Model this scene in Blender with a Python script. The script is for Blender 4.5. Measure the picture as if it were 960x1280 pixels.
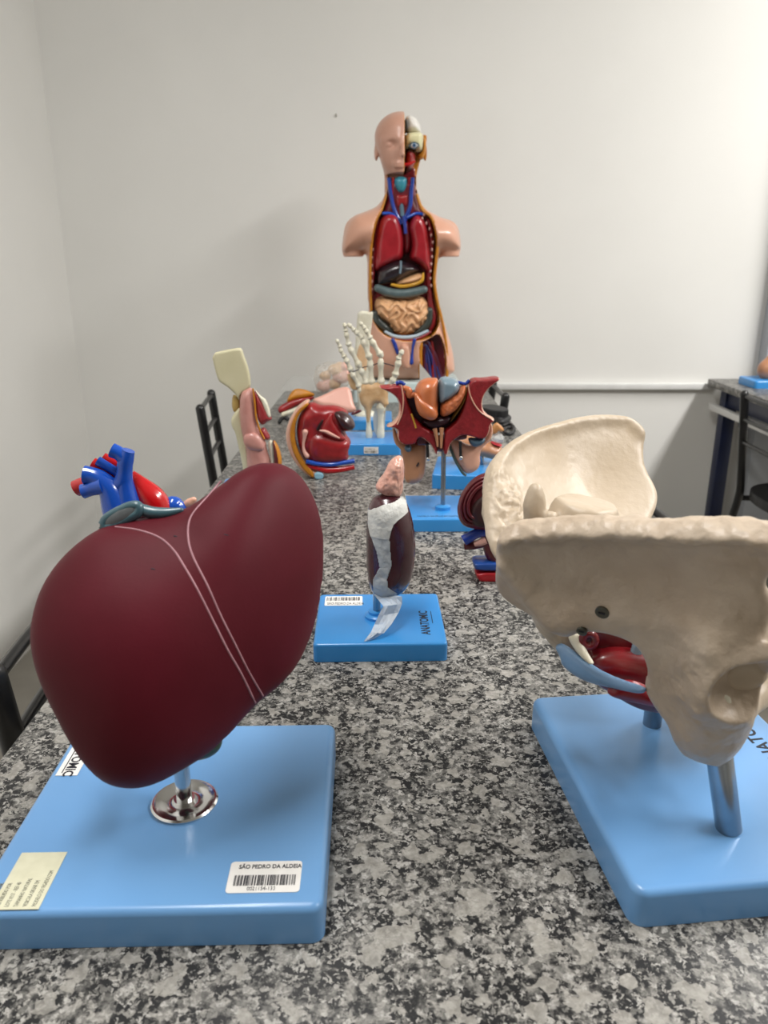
import bpy, bmesh, math, random
import numpy as np
from mathutils import Vector, Matrix

for o in list(bpy.data.objects):
    bpy.data.objects.remove(o, do_unlink=True)
scene = bpy.context.scene
COL = scene.collection
random.seed(7)
RNG = np.random.RandomState(5)

# ------------------------------------------------------------------ camera
TZ = 0.75                       # table top height
PITCH = math.radians(18.05)     # looking down
FPX = 960.0
CAM = np.array([0.0, 0.0, 1.15])
cam_d = bpy.data.cameras.new('camera')
cam_d.sensor_fit = 'VERTICAL'; cam_d.sensor_height = 36.0; cam_d.lens = 36.0 * FPX / 1280.0
cam_d.clip_start = 0.02; cam_d.clip_end = 60
cam_d.dof.use_dof = True; cam_d.dof.focus_distance = 0.72; cam_d.dof.aperture_fstop = 11.0
cam = bpy.data.objects.new('camera', cam_d); COL.objects.link(cam)
cam.location = CAM; cam.rotation_euler = (math.radians(90) - PITCH, 0, 0)
scene.camera = cam

# ------------------------------------------------------------------ world, view
w = bpy.data.worlds.new('world'); scene.world = w; w.use_nodes = True
w.node_tree.nodes['Background'].inputs[0].default_value = (0.9, 0.95, 1.0, 1)
w.node_tree.nodes['Background'].inputs[1].default_value = 0.35
scene.view_settings.view_transform = 'Standard'
scene.view_settings.look = 'None'
scene.view_settings.gamma = 1.0
scene.view_settings.use_curve_mapping = False
scene.view_settings.exposure = 0.0

# ceiling lamps of the room: (x, y, width, length, watts)
CEIL = 2.75
LAMPS = [(2.05, 0.35, 0.3, 1.2, 64), (2.05, 1.75, 0.3, 1.0, 46), (-0.35, 0.45, 0.25, 1.2, 24)]
for (lx, ly, lw, ll, pw) in LAMPS:
    ld = bpy.data.lights.new('ceiling_lamp', 'AREA'); ld.shape = 'RECTANGLE'
    ld.size = lw; ld.size_y = ll; ld.energy = pw; ld.color = (1.0, 0.98, 0.95)
    lo_ = bpy.data.objects.new('ceiling_lamp', ld); COL.objects.link(lo_)
    lo_.location = (lx, ly, CEIL - 0.075)

# ------------------------------------------------------------------ helpers
FWD = np.array([0, math.cos(PITCH), -math.sin(PITCH)])
UPV = np.array([0, math.sin(PITCH), math.cos(PITCH)])
def ray(px, py):
    return np.array([1.0, 0, 0]) * (px - 480) / FPX + UPV * (640 - py) / FPX + FWD
def at(px, py, Y):
    d = ray(px, py); return CAM + d * (Y / d[1])
def on(px, py, z=TZ):
    d = ray(px, py); return CAM + d * ((z - CAM[2]) / d[2])

def lin(c):
    if isinstance(c, str):
        c = c.lstrip('#'); c = [int(c[i:i + 2], 16) / 255 for i in (0, 2, 4)]
    return tuple((v / 12.92 if v <= 0.04045 else ((v + 0.055) / 1.055) ** 2.4) for v in c) + (1,)

MATS = {}
def mat(name, col, rough=0.4, col2=None, scale=40, bump=0.0, bscale=None, metal=0.0, coat=0.0,
        trans=0.0, alpha=1.0, sss=0.0, detail=4, emit=None, spec=0.5, c_lo=0.35, c_hi=0.65):
    if name in MATS: return MATS[name]
    m = bpy.data.materials.new(name); m.use_nodes = True
    nt = m.node_tree; b = nt.nodes['Principled BSDF']
    b.inputs['Base Color'].default_value = lin(col)
    b.inputs['Roughness'].default_value = rough
    b.inputs['Metallic'].default_value = metal
    b.inputs['Coat Weight'].default_value = coat
    b.inputs['Coat Roughness'].default_value = 0.12
    b.inputs['Transmission Weight'].default_value = trans
    b.inputs['Alpha'].default_value = alpha
    b.inputs['Specular IOR Level'].default_value = spec
    if sss:
        b.inputs['Subsurface Weight'].default_value = sss
        b.inputs['Subsurface Radius'].default_value = (0.012, 0.006, 0.004)
        b.inputs['Subsurface Scale'].default_value = 0.5
    tc = nt.nodes.new('ShaderNodeTexCoord')
    if col2 is not None:
        n = nt.nodes.new('ShaderNodeTexNoise'); n.inputs['Scale'].default_value = scale; n.inputs['Detail'].default_value = detail
        nt.links.new(tc.outputs['Object'], n.inputs['Vector'])
        r = nt.nodes.new('ShaderNodeValToRGB')
        r.color_ramp.elements[0].position = c_lo; r.color_ramp.elements[1].position = c_hi
        r.color_ramp.elements[0].color = lin(col); r.color_ramp.elements[1].color = lin(col2)
        nt.links.new(n.outputs['Fac'], r.inputs['Fac']); nt.links.new(r.outputs['Color'], b.inputs['Base Color'])
    if bump:
        n2 = nt.nodes.new('ShaderNodeTexNoise'); n2.inputs['Scale'].default_value = bscale or scale; n2.inputs['Detail'].default_value = 5
        nt.links.new(tc.outputs['Object'], n2.inputs['Vector'])
        bp = nt.nodes.new('ShaderNodeBump'); bp.inputs['Strength'].default_value = bump; bp.inputs['Distance'].default_value = 0.004
        nt.links.new(n2.outputs['Fac'], bp.inputs['Height']); nt.links.new(bp.outputs['Normal'], b.inputs['Normal'])
    if emit:
        b.inputs['Emission Color'].default_value = lin(col); b.inputs['Emission Strength'].default_value = emit
    MATS[name] = m
    return m

def tag(o, label, cat=None, group=None, kind=None):
    o['label'] = label
    if cat: o['category'] = cat
    if group: o['group'] = group
    if kind: o['kind'] = kind
    return o
def thing(name, label, cat, loc, group=None):
    o = bpy.data.objects.new(name, None); COL.objects.link(o); o.location = loc
    o.empty_display_size = 0.02
    return tag(o, label, cat, group)
def wloc(o):
    v = Vector((0, 0, 0))
    while o is not None: v += o.location; o = o.parent
    return v
def link(name, me, mats, parent=None, origin=None):
    """mesh given in world coordinates; children sit relative to the unrotated parent"""
    o = bpy.data.objects.new(name, me); COL.objects.link(o)
    for m in (mats if isinstance(mats, (list, tuple)) else [mats]): me.materials.append(m)
    if parent is not None:
        o.parent = parent; me.transform(Matrix.Translation(-wloc(parent)))
    elif origin is not None:
        me.transform(Matrix.Translation(-Vector(origin))); o.location = origin
    return o
def pymesh(name, verts, faces, smooth=True, midx=None):
    me = bpy.data.meshes.new(name)
    verts = np.asarray(verts, np.float32)
    if isinstance(faces, np.ndarray):
        k = faces.shape[1]; n = len(faces)
        me.vertices.add(len(verts)); me.vertices.foreach_set('co', verts.ravel())
        me.loops.add(n * k); me.loops.foreach_set('vertex_index', faces.astype(np.int32).ravel())
        me.polygons.add(n); me.polygons.foreach_set('loop_start', np.arange(0, n * k, k, dtype=np.int32))
        me.update(calc_edges=True)
    else:
        me.from_pydata(verts.tolist(), [], faces); me.update()
    me.polygons.foreach_set('use_smooth', np.full(len(me.polygons), smooth, dtype=bool))
    if midx is not None: me.polygons.foreach_set('material_index', np.asarray(midx, np.int32))
    me.validate()
    return me

# ---- boxes, tubes, lathes
def bm_mesh(name, bm, smooth=False):
    bmesh.ops.recalc_face_normals(bm, faces=bm.faces)
    me = bpy.data.meshes.new(name); bm.to_mesh(me); bm.free()
    me.polygons.foreach_set('use_smooth', np.full(len(me.polygons), smooth, dtype=bool))
    return me
def box(name, c, size, m, parent=None, bev=0.0, rotz=0.0, rot=None, seg=2, origin=None):
    bm = bmesh.new(); bmesh.ops.create_cube(bm, size=1.0)
    bmesh.ops.scale(bm, vec=size, verts=bm.verts)
    if bev: bmesh.ops.bevel(bm, geom=bm.edges[:], offset=bev, segments=seg, profile=0.5, affect='EDGES')
    M = Matrix.Translation(Vector(c)) @ (rot.to_4x4() if rot is not None else Matrix.Rotation(rotz, 4, 'Z'))
    bmesh.ops.transform(bm, matrix=M, verts=bm.verts)
    me = bm_mesh(name, bm)
    if bev:
        me.polygons.foreach_set('use_smooth', np.full(len(me.polygons), True, dtype=bool))
        try: me.set_sharp_from_angle(angle=math.radians(40))
        except Exception: pass
    return link(name, me, m, parent, origin)
def plinth(name, c, size, rotz, m, parent, rv=0.01, rt=0.005):
    """moulded base: rounded vertical corners, softly rounded top rim"""
    bm = bmesh.new(); bmesh.ops.create_cube(bm, size=1.0); bmesh.ops.scale(bm, vec=size, verts=bm.verts)
    ve = [e for e in bm.edges if abs(e.verts[0].co.z - e.verts[1].co.z) > 1e-6]
    bmesh.ops.bevel(bm, geom=ve, offset=rv, segments=5, profile=0.5, affect='EDGES')
    te = [e for e in bm.edges if e.verts[0].co.z > 0 and e.verts[1].co.z > 0 and any(abs(f.normal.z) < 0.5 for f in e.link_faces)
          and any(abs(f.normal.z) > 0.5 for f in e.link_faces)]
    bm.normal_update()
    te = [e for e in bm.edges if e.verts[0].co.z > 0 and e.verts[1].co.z > 0 and
          any(f.normal.z > 0.5 for f in e.link_faces) and any(abs(f.normal.z) < 0.5 for f in e.link_faces)]
    bmesh.ops.bevel(bm, geom=te, offset=rt, segments=4, profile=0.5, affect='EDGES')
    bmesh.ops.transform(bm, matrix=Matrix.Translation(Vector(c)) @ Matrix.Rotation(rotz, 4, 'Z'), verts=bm.verts)
    me = bm_mesh(name, bm, True)
    try: me.set_sharp_from_angle(angle=math.radians(35))
    except Exception: pass
    return link(name, me, m, parent)
def spline(P, n=6):
    P = np.asarray(P, float)
    if len(P) < 3 or n <= 1: return P
    out = []
    Q = np.vstack([2 * P[0] - P[1], P, 2 * P[-1] - P[-2]])
    for i in range(1, len(Q) - 2):
        p0, p1, p2, p3 = Q[i - 1], Q[i], Q[i + 1], Q[i + 2]
        for t in np.linspace(0, 1, n, endpoint=False):
            out.append(0.5 * (2 * p1 + (p2 - p0) * t + (2 * p0 - 5 * p1 + 4 * p2 - p3) * t * t + (3 * p1 - p0 - 3 * p2 + p3) * t ** 3))
    out.append(P[-1]); return np.array(out)
def tube_data(P, r, seg=12, caps=True, sm=5, round_end=False):
    P = np.asarray(P, float)
    R = np.full(len(P), r, float) if np.isscalar(r) else np.asarray(r, float)
    if sm > 1 and len(P) > 2:
        S = spline(np.hstack([P, R[:, None]]), sm); P, R = S[:, :3], S[:, 3]
    if round_end:
        def dome(p, d, rr): return [(p + d * rr * math.sin(a), rr * math.cos(a)) for a in (0.4, 0.8, 1.15, 1.4)]
        d1 = P[-1] - P[-2]; d1 /= np.linalg.norm(d1); d0 = P[0] - P[1]; d0 /= np.linalg.norm(d0)
        a = dome(P[0], d0, R[0])[::-1]; b = dome(P[-1], d1, R[-1])
        P = np.vstack([[q[0] for q in a], P, [q[0] for q in b]]); R = np.concatenate([[q[1] for q in a], R, [q[1] for q in b]])
    T = np.gradient(P, axis=0); T /= np.linalg.norm(T, axis=1)[:, None] + 1e-12
    up = np.array([0, 0, 1.0]) if abs(T[0][2]) < 0.9 else np.array([0, 1.0, 0])
    verts = []; N = np.cross(T[0], up)
    for i in range(len(P)):
        N = N - T[i] * np.dot(N, T[i]); N /= np.linalg.norm(N) + 1e-12
        B = np.cross(T[i], N)
        for k in range(seg):
            a = 2 * math.pi * k / seg
            verts.append(P[i] + R[i] * (math.cos(a) * N + math.sin(a) * B))
    faces = []
    for i in range(len(P) - 1):
        for k in range(seg):
            k2 = (k + 1) % seg
            faces.append((i * seg + k, i * seg + k2, (i + 1) * seg + k2, (i + 1) * seg + k))
    if caps:
        faces.append(tuple(range(seg - 1, -1, -1))); faces.append(tuple((len(P) - 1) * seg + k for k in range(seg)))
    return verts, faces
def tube(name, P, r, m, parent=None, seg=12, sm=5, round_end=False, origin=None, paint=None):
    v, f = tube_data(P, r, seg, True, sm, round_end)
    me = pymesh(name, v, f)
    me.set_sharp_from_angle(angle=math.radians(50))
    return link(name, me, m, parent, origin)
def tubes(name, lst, m, parent, seg=10, sm=5, round_end=True):
    V = []; F = []
    for (P, r) in lst:
        v, f = tube_data(P, r, seg, True, sm, round_end); n = len(V)
        V += v; F += [tuple(i + n for i in q) for q in f]
    return link(name, pymesh(name, V, F), m, parent)
def lathe(name, prof, c, m, parent=None, seg=40, origin=None):
    V = []; F = []
    for (r, z) in prof:
        for k in range(seg):
            a = 2 * math.pi * k / seg; V.append((c[0] + r * math.cos(a), c[1] + r * math.sin(a), c[2] + z))
    n = len(prof)
    for i in range(n - 1):
        for k in range(seg):
            k2 = (k + 1) % seg; F.append((i * seg + k, i * seg + k2, (i + 1) * seg + k2, (i + 1) * seg + k))
    F.append(tuple(range(seg - 1, -1, -1))); F.append(tuple((n - 1) * seg + k for k in range(seg)))
    me = pymesh(name, V, F); me.set_sharp_from_angle(angle=math.radians(40))
    return link(name, me, m, parent, origin)
def prism(name, poly, z0, z1, m, parent=None, M=None, bev=0.0, origin=None, smooth=False):
    """outline in a local xy plane extruded z0..z1, placed by matrix M"""
    bm = bmesh.new()
    vs = [bm.verts.new((p[0], p[1], z0)) for p in poly]; f = bm.faces.new(vs)
    r = bmesh.ops.extrude_face_region(bm, geom=[f])
    bmesh.ops.translate(bm, vec=(0, 0, z1 - z0), verts=[e for e in r['geom'] if isinstance(e, bmesh.types.BMVert)])
    if bev: bmesh.ops.bevel(bm, geom=bm.edges[:], offset=bev, segments=2, profile=0.5, affect='EDGES', clamp_overlap=True)
    if M is not None: bmesh.ops.transform(bm, matrix=M, verts=bm.verts)
    bmesh.ops.triangulate(bm, faces=[q for q in bm.faces if len(q.verts) > 4])
    return link(name, bm_mesh(name, bm, smooth), m, parent, origin)

# ---- signed distance modelling, meshed with surface nets
def nets(F, lo, s):
    F = np.pad(F, 1, constant_values=abs(F).max() + s).astype(np.float32); lo = np.asarray(lo, float) - s
    nx, ny, nz = F.shape; S = F < 0
    nc = nx * ny * nz; cells = []; poss = []; quads = []
    st = (ny * nz, nz, 1)
    for ax in range(3):
        a = [slice(None)] * 3; b = [slice(None)] * 3; a[ax] = slice(0, -1); b[ax] = slice(1, None)
        A = F[tuple(a)]; B = F[tuple(b)]
        ijk = np.argwhere(S[tuple(a)] != S[tuple(b)])
        if not len(ijk): continue
        va = A[tuple(ijk.T)]; vb = B[tuple(ijk.T)]
        p = ijk.astype(np.float64); p[:, ax] += va / (va - vb)
        o1, o2 = [x for x in range(3) if x != ax]
        base = ijk @ np.array(st)
        c = np.stack([base - st[o1] - st[o2], base - st[o2], base, base - st[o1]], 1)
        flip = (va < 0) if ax != 1 else (va >= 0)
        q = np.where(flip[:, None], c, c[:, ::-1])
        quads.append(q); cells.append(c.ravel()); poss.append(np.repeat(p, 4, 0))
    cells = np.concatenate(cells); poss = np.concatenate(poss); quads = np.concatenate(quads)
    u, inv = np.unique(cells, return_inverse=True)
    cnt = np.bincount(inv)
    V = np.stack([np.bincount(inv, poss[:, i]) / cnt for i in range(3)], 1)
    lut = np.full(nc, -1, np.int64); lut[u] = np.arange(len(u))
    return V * s + lo, lut[quads]
def relax(V, Q, it=2):
    E = np.concatenate([Q[:, [0, 1]], Q[:, [1, 2]], Q[:, [2, 3]], Q[:, [3, 0]]]); E = np.concatenate([E, E[:, ::-1]])
    n = len(V); deg = np.bincount(E[:, 0], minlength=n)[:, None]
    for _ in range(it):
        V = 0.4 * V + 0.6 * np.stack([np.bincount(E[:, 0], V[E[:, 1], i], minlength=n) for i in range(3)], 1) / deg
    return V
def sdf(name, f, lo, hi, s, m, parent=None, M=None, paint=None, it=2, origin=None, disp=None):
    ax = [(lo[i] + s * np.arange(int(round((hi[i] - lo[i]) / s)) + 1)).astype(np.float32) for i in range(3)]
    X, Y, Z = np.meshgrid(*ax, indexing='ij')
    F = f(X, Y, Z)
    V, Q = nets(F, lo, s)
    V = relax(V, Q, it)
    if disp is not None: V = disp(V)
    mi = None
    if paint is not None:
        C = V[Q].mean(1); N = np.cross(V[Q[:, 2]] - V[Q[:, 0]], V[Q[:, 3]] - V[Q[:, 1]]); N /= np.linalg.norm(N, axis=1)[:, None] + 1e-12
        mi = paint(C, N)
    if M is not None:
        A = np.array(M); V = V @ A[:3, :3].T + A[:3, 3]
    return link(name, pymesh(name, V, Q, True, mi), m, parent, origin)
def ell(X, Y, Z, c, r, R=None):
    x, y, z = X - c[0], Y - c[1], Z - c[2]
    if R is not None:
        x, y, z = R[0][0] * x + R[1][0] * y + R[2][0] * z, R[0][1] * x + R[1][1] * y + R[2][1] * z, R[0][2] * x + R[1][2] * y + R[2][2] * z
    k = np.sqrt((x / r[0]) ** 2 + (y / r[1]) ** 2 + (z / r[2]) ** 2)
    g = np.sqrt((x / r[0] ** 2) ** 2 + (y / r[1] ** 2) ** 2 + (z / r[2] ** 2) ** 2) + 1e-9
    return k * (k - 1) / g
def cap(X, Y, Z, a, b, ra, rb):
    a = np.asarray(a, float); b = np.asarray(b, float); d = b - a; L = max(d @ d, 1e-12)
    t = np.clip(((X - a[0]) * d[0] + (Y - a[1]) * d[1] + (Z - a[2]) * d[2]) / L, 0, 1)
    return np.sqrt((X - a[0] - t * d[0]) ** 2 + (Y - a[1] - t * d[1]) ** 2 + (Z - a[2] - t * d[2]) ** 2) - (ra + (rb - ra) * t)
def chain(X, Y, Z, P, r, k=0.0):
    D = None
    for i in range(len(P) - 1):
        ra, rb = (r, r) if np.isscalar(r) else (r[i], r[i + 1])
        c = cap(X, Y, Z, P[i], P[i + 1], ra, rb); D = c if D is None else (smin(D, c, k) if k else np.minimum(D, c))
    return D
def smin(a, b, k):
    h = np.clip(0.5 + 0.5 * (b - a) / k, 0, 1); return b + (a - b) * h - k * h * (1 - h)
def smax(a, b, k): return -smin(-a, -b, k)
def sbox(X, Y, Z, c, h, r=0.0):
    qx, qy, qz = abs(X - c[0]) - h[0] + r, abs(Y - c[1]) - h[1] + r, abs(Z - c[2]) - h[2] + r
    return np.sqrt(np.maximum(qx, 0) ** 2 + np.maximum(qy, 0) ** 2 + np.maximum(qz, 0) ** 2) + np.minimum(np.maximum(qx, np.maximum(qy, qz)), 0) - r
def polysdf(U, V, P):
    P = np.asarray(P, float); d = np.full(U.shape, 1e9); s = np.ones(U.shape)
    n = len(P)
    for i in range(n):
        a = P[i]; b = P[i - 1]; e = b - a; wx, wy = U - a[0], V - a[1]
        t = np.clip((wx * e[0] + wy * e[1]) / (e @ e + 1e-15), 0, 1)
        d = np.minimum(d, (wx - e[0] * t) ** 2 + (wy - e[1] * t) ** 2)
        c1 = V >= a[1]; c2 = V < b[1]; c3 = e[0] * wy > e[1] * wx
        s = np.where((c1 & c2 & c3) | (~c1 & ~c2 & ~c3), -s, s)
    return s * np.sqrt(d)
def linedist(U, V, P):
    d = np.full(np.shape(U), 1e9)
    for i in range(len(P) - 1):
        a = np.asarray(P[i]); e = np.asarray(P[i + 1]) - a; wx, wy = U - a[0], V - a[1]
        t = np.clip((wx * e[0] + wy * e[1]) / (e @ e + 1e-15), 0, 1)
        d = np.minimum(d, (wx - e[0] * t) ** 2 + (wy - e[1] * t) ** 2)
    return np.sqrt(d)
def chaikin(P, n=1, closed=True):
    P = np.asarray(P, float)
    for _ in range(n):
        Q = np.roll(P, -1, 0); P = np.stack([0.75 * P + 0.25 * Q, 0.25 * P + 0.75 * Q], 1).reshape(-1, P.shape[1])
    return P
def vnoise(V, scale, seed=0, octaves=3):
    """cheap smooth value noise, -1..1"""
    out = np.zeros(len(V)); amp = 1.0; tot = 0
    for o in range(octaves):
        p = V * scale * 2 ** o + 31.7 * (seed + o); i = np.floor(p).astype(np.int64); f = p - i; f = f * f * (3 - 2 * f)
        acc = 0
        for dx in (0, 1):
            for dy in (0, 1):
                for dz in (0, 1):
                    h = ((i[:, 0] + dx) * 73856093) ^ ((i[:, 1] + dy) * 19349663) ^ ((i[:, 2] + dz) * 83492791)
                    h = (h * 2654435761) & 0xFFFFFF
                    wgt = (f[:, 0] if dx else 1 - f[:, 0]) * (f[:, 1] if dy else 1 - f[:, 1]) * (f[:, 2] if dz else 1 - f[:, 2])
                    acc = acc + wgt * (h / 0xFFFFFF * 2 - 1)
        out += amp * acc; tot += amp; amp *= 0.5
    return out / tot

class Fr:
    """working plane of a model: u to the right, v up, w towards the viewer side"""
    def __init__(s, O, n=(0, -1, 0)):
        s.O = np.asarray(O, float); n = np.asarray(n, float); s.n = n / np.linalg.norm(n)
        r = np.cross((0, 0, 1.0), s.n); s.r = r / np.linalg.norm(r); s.v = np.cross(s.n, s.r)
        s.M = Matrix(((s.r[0], s.v[0], s.n[0], s.O[0]), (s.r[1], s.v[1], s.n[1], s.O[1]), (s.r[2], s.v[2], s.n[2], s.O[2]), (0, 0, 0, 1)))
    @staticmethod
    def three(a, b, c):
        a, b, c = map(np.asarray, (a, b, c)); n = np.cross(b - a, c - a)
        if n @ (CAM - a) < 0: n = -n
        return Fr((a + b + c) / 3, n)
    def px(s, x, y, w=0.0):
        d = ray(x, y); t = ((s.O + s.n * w - CAM) @ s.n) / (d @ s.n); p = CAM + d * t - s.O
        return np.array([p @ s.r, p @ s.v])
    def p3(s, x, y, w=0.0):
        u = s.px(x, y, w); return np.array([u[0], u[1], w])
    def W(s, u, v, w=0.0): return s.O + s.r * u + s.v * v + s.n * w
    def wpx(s, x, y, w=0.0):
        u = s.px(x, y, w); return s.W(u[0], u[1], w)
def crop(pts, x0, y0, s): return [(x0 + p[0] * s, y0 + p[1] * s) for p in pts]

def blob(name, fr, poly, Tf, Tb, R, s, m, parent=None, ch=2, thick=None, curve=None, mod=None, paint=None, it=2, disp=None, origin=None, raw=False, blur=0.14):
    P = np.array(poly if raw else [fr.px(*p) for p in poly]); P = chaikin(P, ch)
    lo2 = P.min(0) - 2.5 * s; hi2 = P.max(0) + 2.5 * s
    cl = 0.0; chh = 0.0
    def core(U, V):
        d2 = polysdf(U, V, P); q = np.clip(-d2 / R, 0, 1); pr = np.sqrt(np.maximum(1 - (1 - q) ** 2, 0))
        k = thick(U, V) if thick else 1.0
        return d2, Tf * pr * k, Tb * pr * k, (curve(U, V) if curve else 0.0 * U)
    us = np.arange(lo2[0], hi2[0] + s, s); vs = np.arange(lo2[1], hi2[1] + s, s)
    U2, V2 = np.meshgrid(us, vs, indexing='ij'); d2, tf, tb, wc = core(U2, V2)
    # round off the crease along the outline's middle axis, leaving the rim as it is
    sg = blur * R / s; npass = int(1.5 * sg * sg)
    if npass > 0:
        wt = np.clip(-d2 / (0.5 * R), 0, 1); wt = wt * wt * (3 - 2 * wt); out = []
        for t_ in (tf, tb):
            g_ = t_.copy()
            for _ in range(min(npass, 400)):
                p = np.pad(g_, 1, mode='edge'); p = (p[:-2] + p[1:-1] + p[2:]) / 3; g_ = (p[:, :-2] + p[:, 1:-1] + p[:, 2:]) / 3
            out.append(t_ * (1 - wt) + g_ * wt)
        tf, tb = out
    ins = d2 < s
    wlo = float((wc - tb)[ins].min()) - 3 * s; whi = float((wc + tf)[ins].max()) + 3 * s
    if mod: wlo -= 3 * s; whi += 3 * s
    def f(X, Y, Z):
        a, b, c, e = [q[:, :, None].astype(np.float32) for q in (d2, tf, tb, wc)]
        n0, n1 = X.shape[:2]; a, b, c, e = a[:n0, :n1], b[:n0, :n1], c[:n0, :n1], e[:n0, :n1]
        w_ = Z - e
        F = np.where(a < 0, np.maximum(w_ - b, -w_ - c), a + abs(w_))
        return mod(F, X, Y, Z) if mod else F
    ob = sdf(name, f, (lo2[0], lo2[1], wlo), (us[-1], vs[-1], whi), s, m, parent, fr.M, paint, it, origin, disp)
    top_ = wc + tf
    def ob_front(u, v):
        a = min(max((u - us[0]) / s, 0), len(us) - 1.001); b = min(max((v - vs[0]) / s, 0), len(vs) - 1.001); i, j = int(a), int(b); a -= i; b -= j
        return float((top_[i, j] * (1 - b) + top_[i, j + 1] * b) * (1 - a) + (top_[i + 1, j] * (1 - b) + top_[i + 1, j + 1] * b) * a)
    return ob, ob_front

def text(name, body, size, o, xdir, ydir, m, parent, ext=0.0002, align='LEFT', sx=1.0, bold=0.0):
    cu = bpy.data.curves.new('t', 'FONT'); cu.body = body; cu.size = size; cu.extrude = ext; cu.align_x = align; cu.resolution_u = 3; cu.offset = bold
    tmp = bpy.data.objects.new('t', cu); COL.objects.link(tmp)
    dg = bpy.context.evaluated_depsgraph_get()
    me = bpy.data.meshes.new_from_object(tmp.evaluated_get(dg)); bpy.data.objects.remove(tmp, do_unlink=True)
    x = Vector(xdir).normalized(); y = Vector(ydir).normalized(); z = x.cross(y)
    M = Matrix(((x[0] * sx, y[0], z[0], o[0]), (x[1] * sx, y[1], z[1], o[1]), (x[2] * sx, y[2], z[2], o[2]), (0, 0, 0, 1)))
    me.transform(M); me.materials.clear()
    return link(name, me, m, parent)
def bars(name, o, xdir, ydir, wid, hei, m, parent, n=34, seed=1):
    r = random.Random(seed); x = np.asarray(xdir, float); y = np.asarray(ydir, float); n_ = np.cross(x, y)
    V = []; F = []; p = 0.0; o = np.asarray(o, float)
    ws = [r.choice((1, 1, 2, 3)) for _ in range(2 * n)]; k = wid / sum(ws)
    for i, w_ in enumerate(ws):
        if i % 2 == 0:
            b = len(V)
            for h_ in (0, 0.0002):
                for (a, c) in ((p, 0), (p + w_ * k, 0), (p + w_ * k, hei), (p, hei)): V.append(o + x * a + y * c + n_ * h_)
            F += [(b + 4, b + 5, b + 6, b + 7), (b, b + 3, b + 2, b + 1), (b, b + 1, b + 5, b + 4), (b + 1, b + 2, b + 6, b + 5), (b + 2, b + 3, b + 7, b + 6), (b + 3, b, b + 4, b + 7)]
        p += w_ * k
    return link(name, pymesh(name, V, F, False), m, parent)
def card(name, o, xdir, ydir, wid, hei, m, parent, r=0.0, th=0.0004):
    x = Vector(xdir).normalized(); y = Vector(ydir).normalized(); z = x.cross(y)
    M = Matrix(((x[0], y[0], z[0], o[0]), (x[1], y[1], z[1], o[1]), (x[2], y[2], z[2], o[2]), (0, 0, 0, 1)))
    if r:
        pts = []
        for (cx, cy, a0) in ((wid - r, r, -90), (wid - r, hei - r, 0), (r, hei - r, 90), (r, r, 180)):
            for k in range(5): a = math.radians(a0 + 22.5 * k); pts.append((cx + r * math.cos(a), cy + r * math.sin(a)))
    else: pts = [(0, 0), (wid, 0), (wid, hei), (0, hei)]
    return prism(name, pts, 0, th, m, parent, M)
# ------------------------------------------------------------------ materials
BLUE = mat('blue_plastic', '#6a9dd2', 0.3, '#70a2d5', 8, coat=0.12)
BLUE2 = mat('deep_blue_plastic', '#3389cf', 0.3, '#3a8ed2', 8, coat=0.15)
CHROME = mat('chrome', '#d8d8d8', 0.12, metal=1.0)
STEEL = mat('dull_steel', '#aab0b6', 0.22, '#8d949c', 30, metal=1.0)
BLACKM = mat('black_paint', '#0b0b0c', 0.35, '#121214', 50, coat=0.2)
BLACKP = mat('black_plastic', '#141416', 0.5, '#1c1c1f', 60)
NAVY = mat('navy_paint', '#0d1838', 0.4, '#111d40', 20)
WHITEP = mat('white_plastic', '#dcdcda', 0.4, '#d4d4d2', 20)
PAPER = mat('white_paper', '#eceae6', 0.7, '#e4e2de', 90)
CREAMPAPER = mat('cream_paper', '#d8d6bc', 0.7, '#cfcdb2', 90)
INK = mat('ink', '#1c1c26', 0.7, '#24242e', 90)
GREYINK = mat('faded_ink', '#77776c', 0.8, '#6c6c60', 90)
BONE = mat('bone', '#c9b8a4', 0.42, '#b8a590', 26, bump=0.35, bscale=130, coat=0.06, detail=6)
BONEW = mat('bone_white', '#dedac8', 0.4, '#d2ccb6', 60, bump=0.15, bscale=220)
MAROON = mat('liver_maroon', '#561420', 0.55, '#4e101a', 14, bump=0.03, bscale=500, spec=0.16)
KIDNEY = mat('kidney_maroon', '#44141f', 0.22, '#3a0f1a', 18, coat=0.5)
RED = mat('muscle_red', '#9a1f22', 0.32, '#84161a', 70, bump=0.1, bscale=120, coat=0.3)
REDV = mat('artery_red', '#c01018', 0.2, '#b00c14', 20, coat=0.5)
BLUEV = mat('vein_blue', '#1550b8', 0.2, '#1248a8', 20, coat=0.5)
NAVYV = mat('vein_dark_blue', '#1c3c98', 0.25, '#18348a', 20, coat=0.4)
DARKRED = mat('dark_red', '#641018', 0.3, '#500a12', 50, coat=0.4)
SKIN = mat('skin_plastic', '#dba88f', 0.3, '#d5a189', 12, coat=0.25, sss=0.05)
SKINB = mat('skin_brown', '#c08a66', 0.35, '#b57f5c', 12, coat=0.2)
PINK = mat('pink_skin', '#e0ac9c', 0.4, '#d9a393', 14, coat=0.1)
FAT = mat('fat_orange', '#c4801c', 0.4, '#b06f14', 60, bump=0.15, bscale=160)
GREYB = mat('grey_blue', '#7a8e9e', 0.25, '#70858f', 20, coat=0.4)
TAN = mat('intestine_tan', '#e2b286', 0.3, '#d8a578', 60, coat=0.3)

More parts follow.
